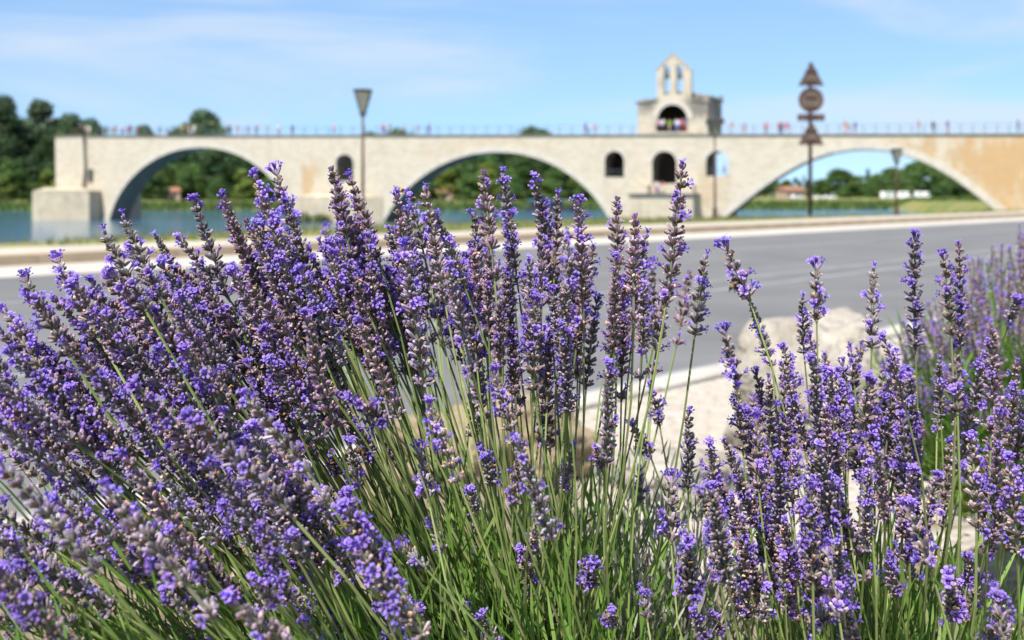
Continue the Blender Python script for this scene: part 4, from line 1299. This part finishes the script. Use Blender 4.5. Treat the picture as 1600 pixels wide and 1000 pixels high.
# --- main bush: fans out from the middle towards the open end of the bridge
A = Bush('wide lavender bush fanning its flower stems out before the bridge', 880, 1.2, (880, 1330, 1.12), 21, lift=.04)
envA = [(0, 488), (40, 432), (90, 400), (160, 362), (190, 338), (250, 372), (300, 312), (350, 302), (420, 266), (470, 330), (515, 262), (560, 290), (600, 350), (620, 300), (665, 290), (710, 350), (755, 264), (790, 270), (840, 275), (880, 300), (910, 315),
        (965, 308), (1000, 335), (1040, 345), (1065, 330), (1100, 400)]
lowA = [(0, 620), (150, 620), (300, 600), (400, 580), (500, 520), (600, 450), (700, 410), (800, 400), (900, 430), (1000, 450), (1100, 450)]
for s in ((516, 256, 548, 400, 1.05), (548, 270, 590, 400, 1.08), (428, 260, 455, 350, 1.1), (398, 270, 440, 400, 1.0), (620, 300, 640, 450, 1.0), (632, 380, 662, 600, .95), (666, 288, 695, 470, 1.0), (640, 296, 672, 440, 1.08),
          (755, 262, 772, 430, 1.0), (790, 266, 800, 420, 1.1), (840, 272, 862, 430, 1.05), (876, 300, 866, 430, 1.12), (910, 312, 912, 505, .98), (965, 305, 965, 450, 1.08), (988, 330, 990, 500, 1.0),
          (1070, 252, 1042, 470, .97), (1100, 395, 1086, 520, 1.05), (1130, 378, 1170, 465, 1.08), (300, 310, 355, 460, 1.0), (190, 335, 248, 460, .95), (160, 360, 225, 480, .92), (245, 365, 292, 460, 1.05),
          (85, 400, 150, 520, .93), (35, 430, 105, 550, .9), (5, 480, 70, 590, .88), (350, 302, 395, 440, 1.02), (820, 430, 838, 600, 1.0), (735, 450, 745, 570, 1.05), (955, 565, 948, 720, .9), (770, 575, 803, 690, .88), (668, 625, 715, 750, .85),
          (655, 695, 668, 775, .95), (803, 690, 862, 840, .8), (625, 848, 662, 885, .9), (675, 812, 686, 846, .95), (520, 710, 526, 737, 1.0), (560, 500, 622, 650, .9), (565, 670, 582, 722, 1.0), (920, 875, 922, 915, .95), (848, 640, 846, 690, 1.1), (735, 620, 742, 680, 1.15),
          (930, 700, 940, 730, 1.0), (888, 560, 884, 600, 1.3), (870, 600, 872, 650, 1.3), (1015, 600, 1030, 660, 1.2), (985, 660, 1015, 710, 1.2), (998, 730, 1000, 770, 1.15), (745, 520, 752, 560, 1.2), (490, 580, 487, 630, 1.2)):
    A.spike(s[0], s[1], s[4], s[2], s[3])
for i in range(185):
    x = A.rn.uniform(-60, 1080) if i % 3 else A.rn.uniform(0, 640)
    if x > 600 and i % 2: x = A.rn.uniform(330, 640)
    e, l = lin(x, envA), lin(x, lowA)
    y = e + 14 + (l - e - 14) * A.rn.random() ** .9
    d = 1.13 - .42 * (y - 300) / 700 - .10 * max(0, (500 - x) / 500) + A.rn.gauss(0, .06)
    A.spike(x, y, max(.66, d), jit=.10)
for i in range(22):                              # second rank, lower on the middle stems
    x = A.rn.uniform(690, 1030); A.spike(x, A.rn.uniform(390, 520), A.rn.uniform(.95, 1.12), jit=.09)
for i in range(24):                              # further spikes showing softly between the front ones
    x = A.rn.uniform(430, 1090); A.spike(x, lin(x, envA) + A.rn.uniform(50, 160), A.rn.uniform(1.3, 1.55), jit=.12)
for i in range(18):                              # short young ones low among the stems
    A.spike(A.rn.uniform(420, 1000), A.rn.uniform(640, 960), A.rn.uniform(.9, 1.1), jit=.2, lib=SM, scale=A.rn.uniform(.7, 1.0), rad=.0008)
A.woody()
tA = [at(x, y, d) - A.org for x, y, d in ((100, 600, .85), (250, 480, .95), (400, 400, 1.0), (500, 420, 1.05), (600, 450, 1.0), (700, 450, 1.05), (800, 450, 1.1), (900, 450, 1.1), (1000, 520, 1.15), (300, 800, .75), (200, 900, .72), (450, 640, .9), (550, 560, 1.2), (750, 520, 1.3))]
A.foliage(4200, tA, GREEN, (.035, .09), .0015, .10, (.12, .60))

# --- front bush, low and close, its stems leaning over
Bq = Bush('lavender bush leaning low over the bed with thick slanting flower spikes', 700, .98, (720, 1320, .92), 33, lift=0)
for s in ((300, 640, 450, 800, .74), (155, 760, 330, 960, .66), (0, 715, 150, 890, .68), (-10, 890, 110, 1010, .64), (325, 720, 425, 850, .75), (385, 610, 510, 780, .8), (555, 855, 660, 990, .72), (360, 930, 470, 1030, .66), (430, 720, 520, 800, .85), (545, 620, 600, 660, .9)):
    Bq.spike(s[0], s[1], s[4], s[2], s[3])
envB = [(0, 600), (150, 600), (300, 620), (400, 640), (520, 760), (640, 900)]
lowB = [(0, 900), (120, 880), (250, 850), (340, 800), (420, 740), (520, 800), (640, 950)]
for i in range(46):
    x = Bq.rn.uniform(-90, 430) if i % 9 else Bq.rn.uniform(400, 620)
    e, l = lin(x, envB), lin(x, lowB); y = Bq.rn.uniform(e, l)
    d = .98 - .32 * (y - 550) / 450 + Bq.rn.gauss(0, .04)
    Bq.spike(x, y, max(.66, d), jit=.07)
Bq.woody()
tB = [at(x, y, d) - Bq.org for x, y, d in ((50, 760, .8), (150, 850, .76), (300, 800, .8), (400, 780, .78), (20, 960, .68), (250, 930, .72), (480, 800, .8), (560, 900, .76))]
tB2 = [at(x, y, d) - Bq.org for x, y, d in ((-60, 820, .82), (40, 880, .8), (120, 940, .8), (-40, 960, .78), (220, 900, .85), (300, 980, .85))]
Bq.foliage(1500, tB2, GREEN + [(.24, .30, .12)], (.03, .06), .0010, .05, (.5, .98))
Bq.foliage(3000, tB, GREEN, (.03, .07), .0012, .09, (.15, .60))
for i in range(60):                              # young stems among the others, their flowers still short
    Bq.spike(Bq.rn.uniform(-40, 560), Bq.rn.uniform(780, 990), Bq.rn.uniform(.72, .95), jit=.14, lib=SM, scale=Bq.rn.uniform(.6, .9), rad=.0009)

# --- second bush beyond the gap
Cb = Bush('upright lavender bush in front of the pale limestone boulder', 1370, 1.3, (1370, 1560, 1.22), 45)
for s in ((1275, 408, 1276, 495, 1.15), (1365, 415, 1362, 540, 1.1), (1425, 365, 1430, 540, 1.15), (1475, 395, 1486, 520, 1.05), (1497, 378, 1500, 540, 1.05), (1490, 540, 1496, 640, 1.05), (1252, 460, 1256, 550, 1.15), (1555, 510, 1549, 670, 1.0), (1380, 525, 1412, 625, .95), (1330, 540, 1335, 600, 1.2),
          (1578, 715, 1590, 860, .9), (1520, 680, 1526, 820, .95), (1482, 900, 1488, 965, .9), (1558, 915, 1566, 990, .9), (1415, 785, 1452, 880, .92), (1465, 560, 1470, 650, 1.15), (1175, 470, 1205, 570, 1.1), (1225, 540, 1245, 640, 1.1), (1130, 510, 1150, 590, 1.2), (1590, 465, 1578, 500, 1.2),
          (1275, 560, 1280, 690, 1.0), (1310, 580, 1315, 700, 1.05), (1355, 590, 1350, 700, 1.0), (1200, 590, 1205, 700, 1.05), (1080, 640, 1075, 760, 1.05), (1110, 690, 1120, 800, 1.0), (1050, 740, 1048, 840, 1.0), (1180, 650, 1185, 760, 1.0), (1240, 690, 1240, 800, .95), (1265, 760, 1270, 900, .9),
          (1075, 850, 1080, 930, .92), (1005, 915, 1010, 960, .95), (1115, 760, 1125, 900, .95), (1188, 825, 1190, 870, 1.0), (1290, 850, 1310, 960, .9), (1350, 680, 1360, 790, .98), (1300, 640, 1310, 760, 1.0), (1150, 600, 1160, 700, 1.1)):
    Cb.spike(s[0], s[1], s[4], s[2], s[3])
envC = [(1000, 660), (1060, 650), (1130, 590), (1200, 560), (1250, 500), (1300, 530), (1350, 510), (1400, 560), (1450, 540), (1500, 470), (1550, 540), (1640, 560)]
lowC = [(1000, 800), (1100, 790), (1200, 840), (1320, 880), (1400, 720), (1500, 760), (1640, 830)]
for i in range(84):
    x = Cb.rn.gauss(1235, 95) if i % 3 else Cb.rn.uniform(1350, 1660)
    if x < 1030: x = Cb.rn.uniform(1060, 1350)
    e, l = lin(x, envC), lin(x, lowC); y = Cb.rn.uniform(e, l)
    d = 1.22 - .33 * (y - 450) / 500 + Cb.rn.gauss(0, .07)
    Cb.spike(x, y, max(.85, d), jit=.10)
for i in range(18):
    Cb.spike(Cb.rn.uniform(1040, 1600), Cb.rn.uniform(820, 970), Cb.rn.uniform(.9, 1.1), jit=.15, lib=SM, scale=Cb.rn.uniform(.75, 1.0), rad=.0009)
Cb.woody()
tC = [at(x, y, d) - Cb.org for x, y, d in ((1120, 640, 1.2), (1200, 560, 1.2), (1280, 500, 1.2), (1350, 480, 1.15), (1430, 450, 1.2), (1500, 450, 1.1), (1560, 560, 1.1), (1620, 600, 1.0), (1300, 700, 1.0), (1450, 700, 1.0), (1550, 750, .95), (1400, 600, 1.4), (1600, 720, 1.0), (1640, 820, .9), (1540, 860, .95), (1450, 820, .95), (1240, 800, 1.0), (1180, 760, 1.05))]
Cb.foliage(6500, tC, GREEN + [(.22, .27, .11)], (.035, .08), .0016, .09, (.12, .60))

# --- third bush further along, soft behind
D = Bush('lavender bush growing farther along the bed beyond the boulder', 1610, 2.9, (1610, 1000, 2.9), 57)
for i in range(250):
    x = D.rn.uniform(1410, 1790); e = lin(x, [(1410, 520), (1450, 470), (1500, 420), (1540, 385), (1590, 350), (1660, 340), (1790, 420)])
    y = e + 150 * D.rn.random() ** 1.3
    D.spike(x, y, 2.9 - .5 * (y - e) / 150 + D.rn.gauss(0, .16), lib=SB, jit=.12, scale=D.rn.uniform(.85, 1.15), rad=.0014)
for i in range(45):                              # lower flank of the bush, towards the road corner
    D.spike(D.rn.uniform(1400, 1640), D.rn.uniform(500, 660), D.rn.uniform(2.25, 2.5), lib=SB, jit=.15, scale=D.rn.uniform(.85, 1.1), rad=.0014)
D.woody()
D.foliage(3000, [at(x, y, d) - D.org for x, y, d in ((1410, 640, 2.35), (1450, 600, 2.4), (1500, 580, 2.4), (1440, 700, 2.3), (1520, 700, 2.25), (1590, 680, 2.25))], [(.16, .30, .045), (.20, .33, .06), (.13, .25, .04)], (.05, .09), .003, .07, (.3, .98))
tD = [at(x, y, d) - D.org for x, y, d in ((1430, 560, 2.7), (1480, 480, 2.8), (1540, 430, 2.9), (1600, 390, 2.9), (1680, 400, 2.9), (1500, 600, 2.5), (1580, 560, 2.5), (1650, 550, 2.5), (1750, 480, 2.8), (1460, 620, 2.5), (1530, 520, 2.7), (1560, 640, 2.4), (1610, 600, 2.4), (1490, 680, 2.4), (1600, 480, 2.7))]
D.foliage(9000, tD, [(.16, .30, .045), (.20, .33, .06), (.13, .25, .04)], (.05, .10), .0034, .07, (.1, .86))

# --- grey leafy clump without flowers in the gap between the bushes
G = Bush('low silver grey lavender clump without flowers in the gap', 985, 1.32, (985, 1200, 1.32), 71, None)
G.woody(12)
tG = [at(x, y, d) - G.org for x, y, d in ((880, 880, 1.25), (920, 840, 1.28), (970, 810, 1.3), (1020, 800, 1.3), (1060, 830, 1.28), (1090, 880, 1.25), (950, 900, 1.16), (1030, 900, 1.16), (840, 950, 1.2), (1130, 950, 1.2), (990, 950, 1.1))]
G.foliage(6000, tG, SILVER, (.012, .03), .0014, .05, (.35, 1.08))
b = MB()
for i in range(150):
    f_ = G.foot(); t_ = G.rn.choice(tG); e = f_ + (t_ - f_) * G.rn.uniform(.7, 1.02) + Vector((G.rn.gauss(0, .05), G.rn.gauss(0, .05), G.rn.gauss(0, .03)))
    k = G.rn.uniform(.7, 1.2); b.tube([f_, (f_ + e) / 2 + Vector((0, 0, .02)), e], [.002, .0014, .0008], 4, 0, (.25 * k, .23 * k, .18 * k))
tag(b.build('twigs', M['stem'], G.root, cols=True), kind='stuff')

# ------------------------------------------------------------------ bees
def bee(px, py, d, rz, label, s=1.0, tilt=0.0, gold='bee_gold'):
    p = at(px, py, d)
    root = tag(empty('bee', p, rz), label, 'bee'); root.scale = (s, s, s); root.rotation_euler = (tilt, 0, rz)
    b = MB()                                      # body: abdomen rings in gold and brown, furry thorax, head, one lathe along -Y
    prof = [(.0003, 'd'), (.0016, 'd'), (.0023, 'g'), (.0026, 'd'), (.0028, 'g'), (.0027, 'd'), (.0022, 'g'), (.0014, 'd'), (.0024, 'g'), (.0027, 'g'), (.0024, 'g'), (.0013, 'd'), (.0019, 'd'), (.0019, 'd'), (.0006, 'd')]
    n = 10; v = []; 
    for i, (r_, _) in enumerate(prof):
        for k in range(n): v.append((r_ * math.cos(2 * math.pi * k / n), .007 - i * .001, r_ * math.sin(2 * math.pi * k / n)))
    for i in range(len(prof) - 1):
        b.add(v[i * n:(i + 2) * n], [(k, (k + 1) % n, n + (k + 1) % n, n + k) for k in range(n)], 0 if prof[i][1] == 'd' else 1)
    b.build('body', [M['bee_dark'], M[gold]], root, smooth=True)
    for sgn in (-1, 1):
        w = MB(); q = [Vector((0, -.001, .002)), Vector((sgn * .004, -.002, .0035)), Vector((sgn * .009, .001, .005)), Vector((sgn * .0085, .0035, .0045)), Vector((sgn * .004, .003, .003))]
        w.add(q + [c + Vector((0, 0, .0001)) for c in q], [(0, 1, 2, 3, 4), (9, 8, 7, 6, 5)]); w.build('wing', M['lamp_glass'], root)
        for k in range(3): MB().tube([(sgn * .0015, -.002 - k * .0012, -.002), (sgn * .004, -.0025 - k * .0016, -.0025), (sgn * .0045, -.003 - k * .0016, -.0055)], .0003, 4).build('leg', M['bee_dark'], root)


bee(627, 297, 1.25, .4, 'golden striped bee hovering above the flower spikes', 1.0)
bee(563, 706, .985, 2.2, 'dark bee feeding on a spike low among green stems', 1.0, .5, 'bee_tawny')
bee(1146, 446, 1.07, -1.0, 'bee clinging to a leaning spike over the road', .85, .6, 'bee_tawny')
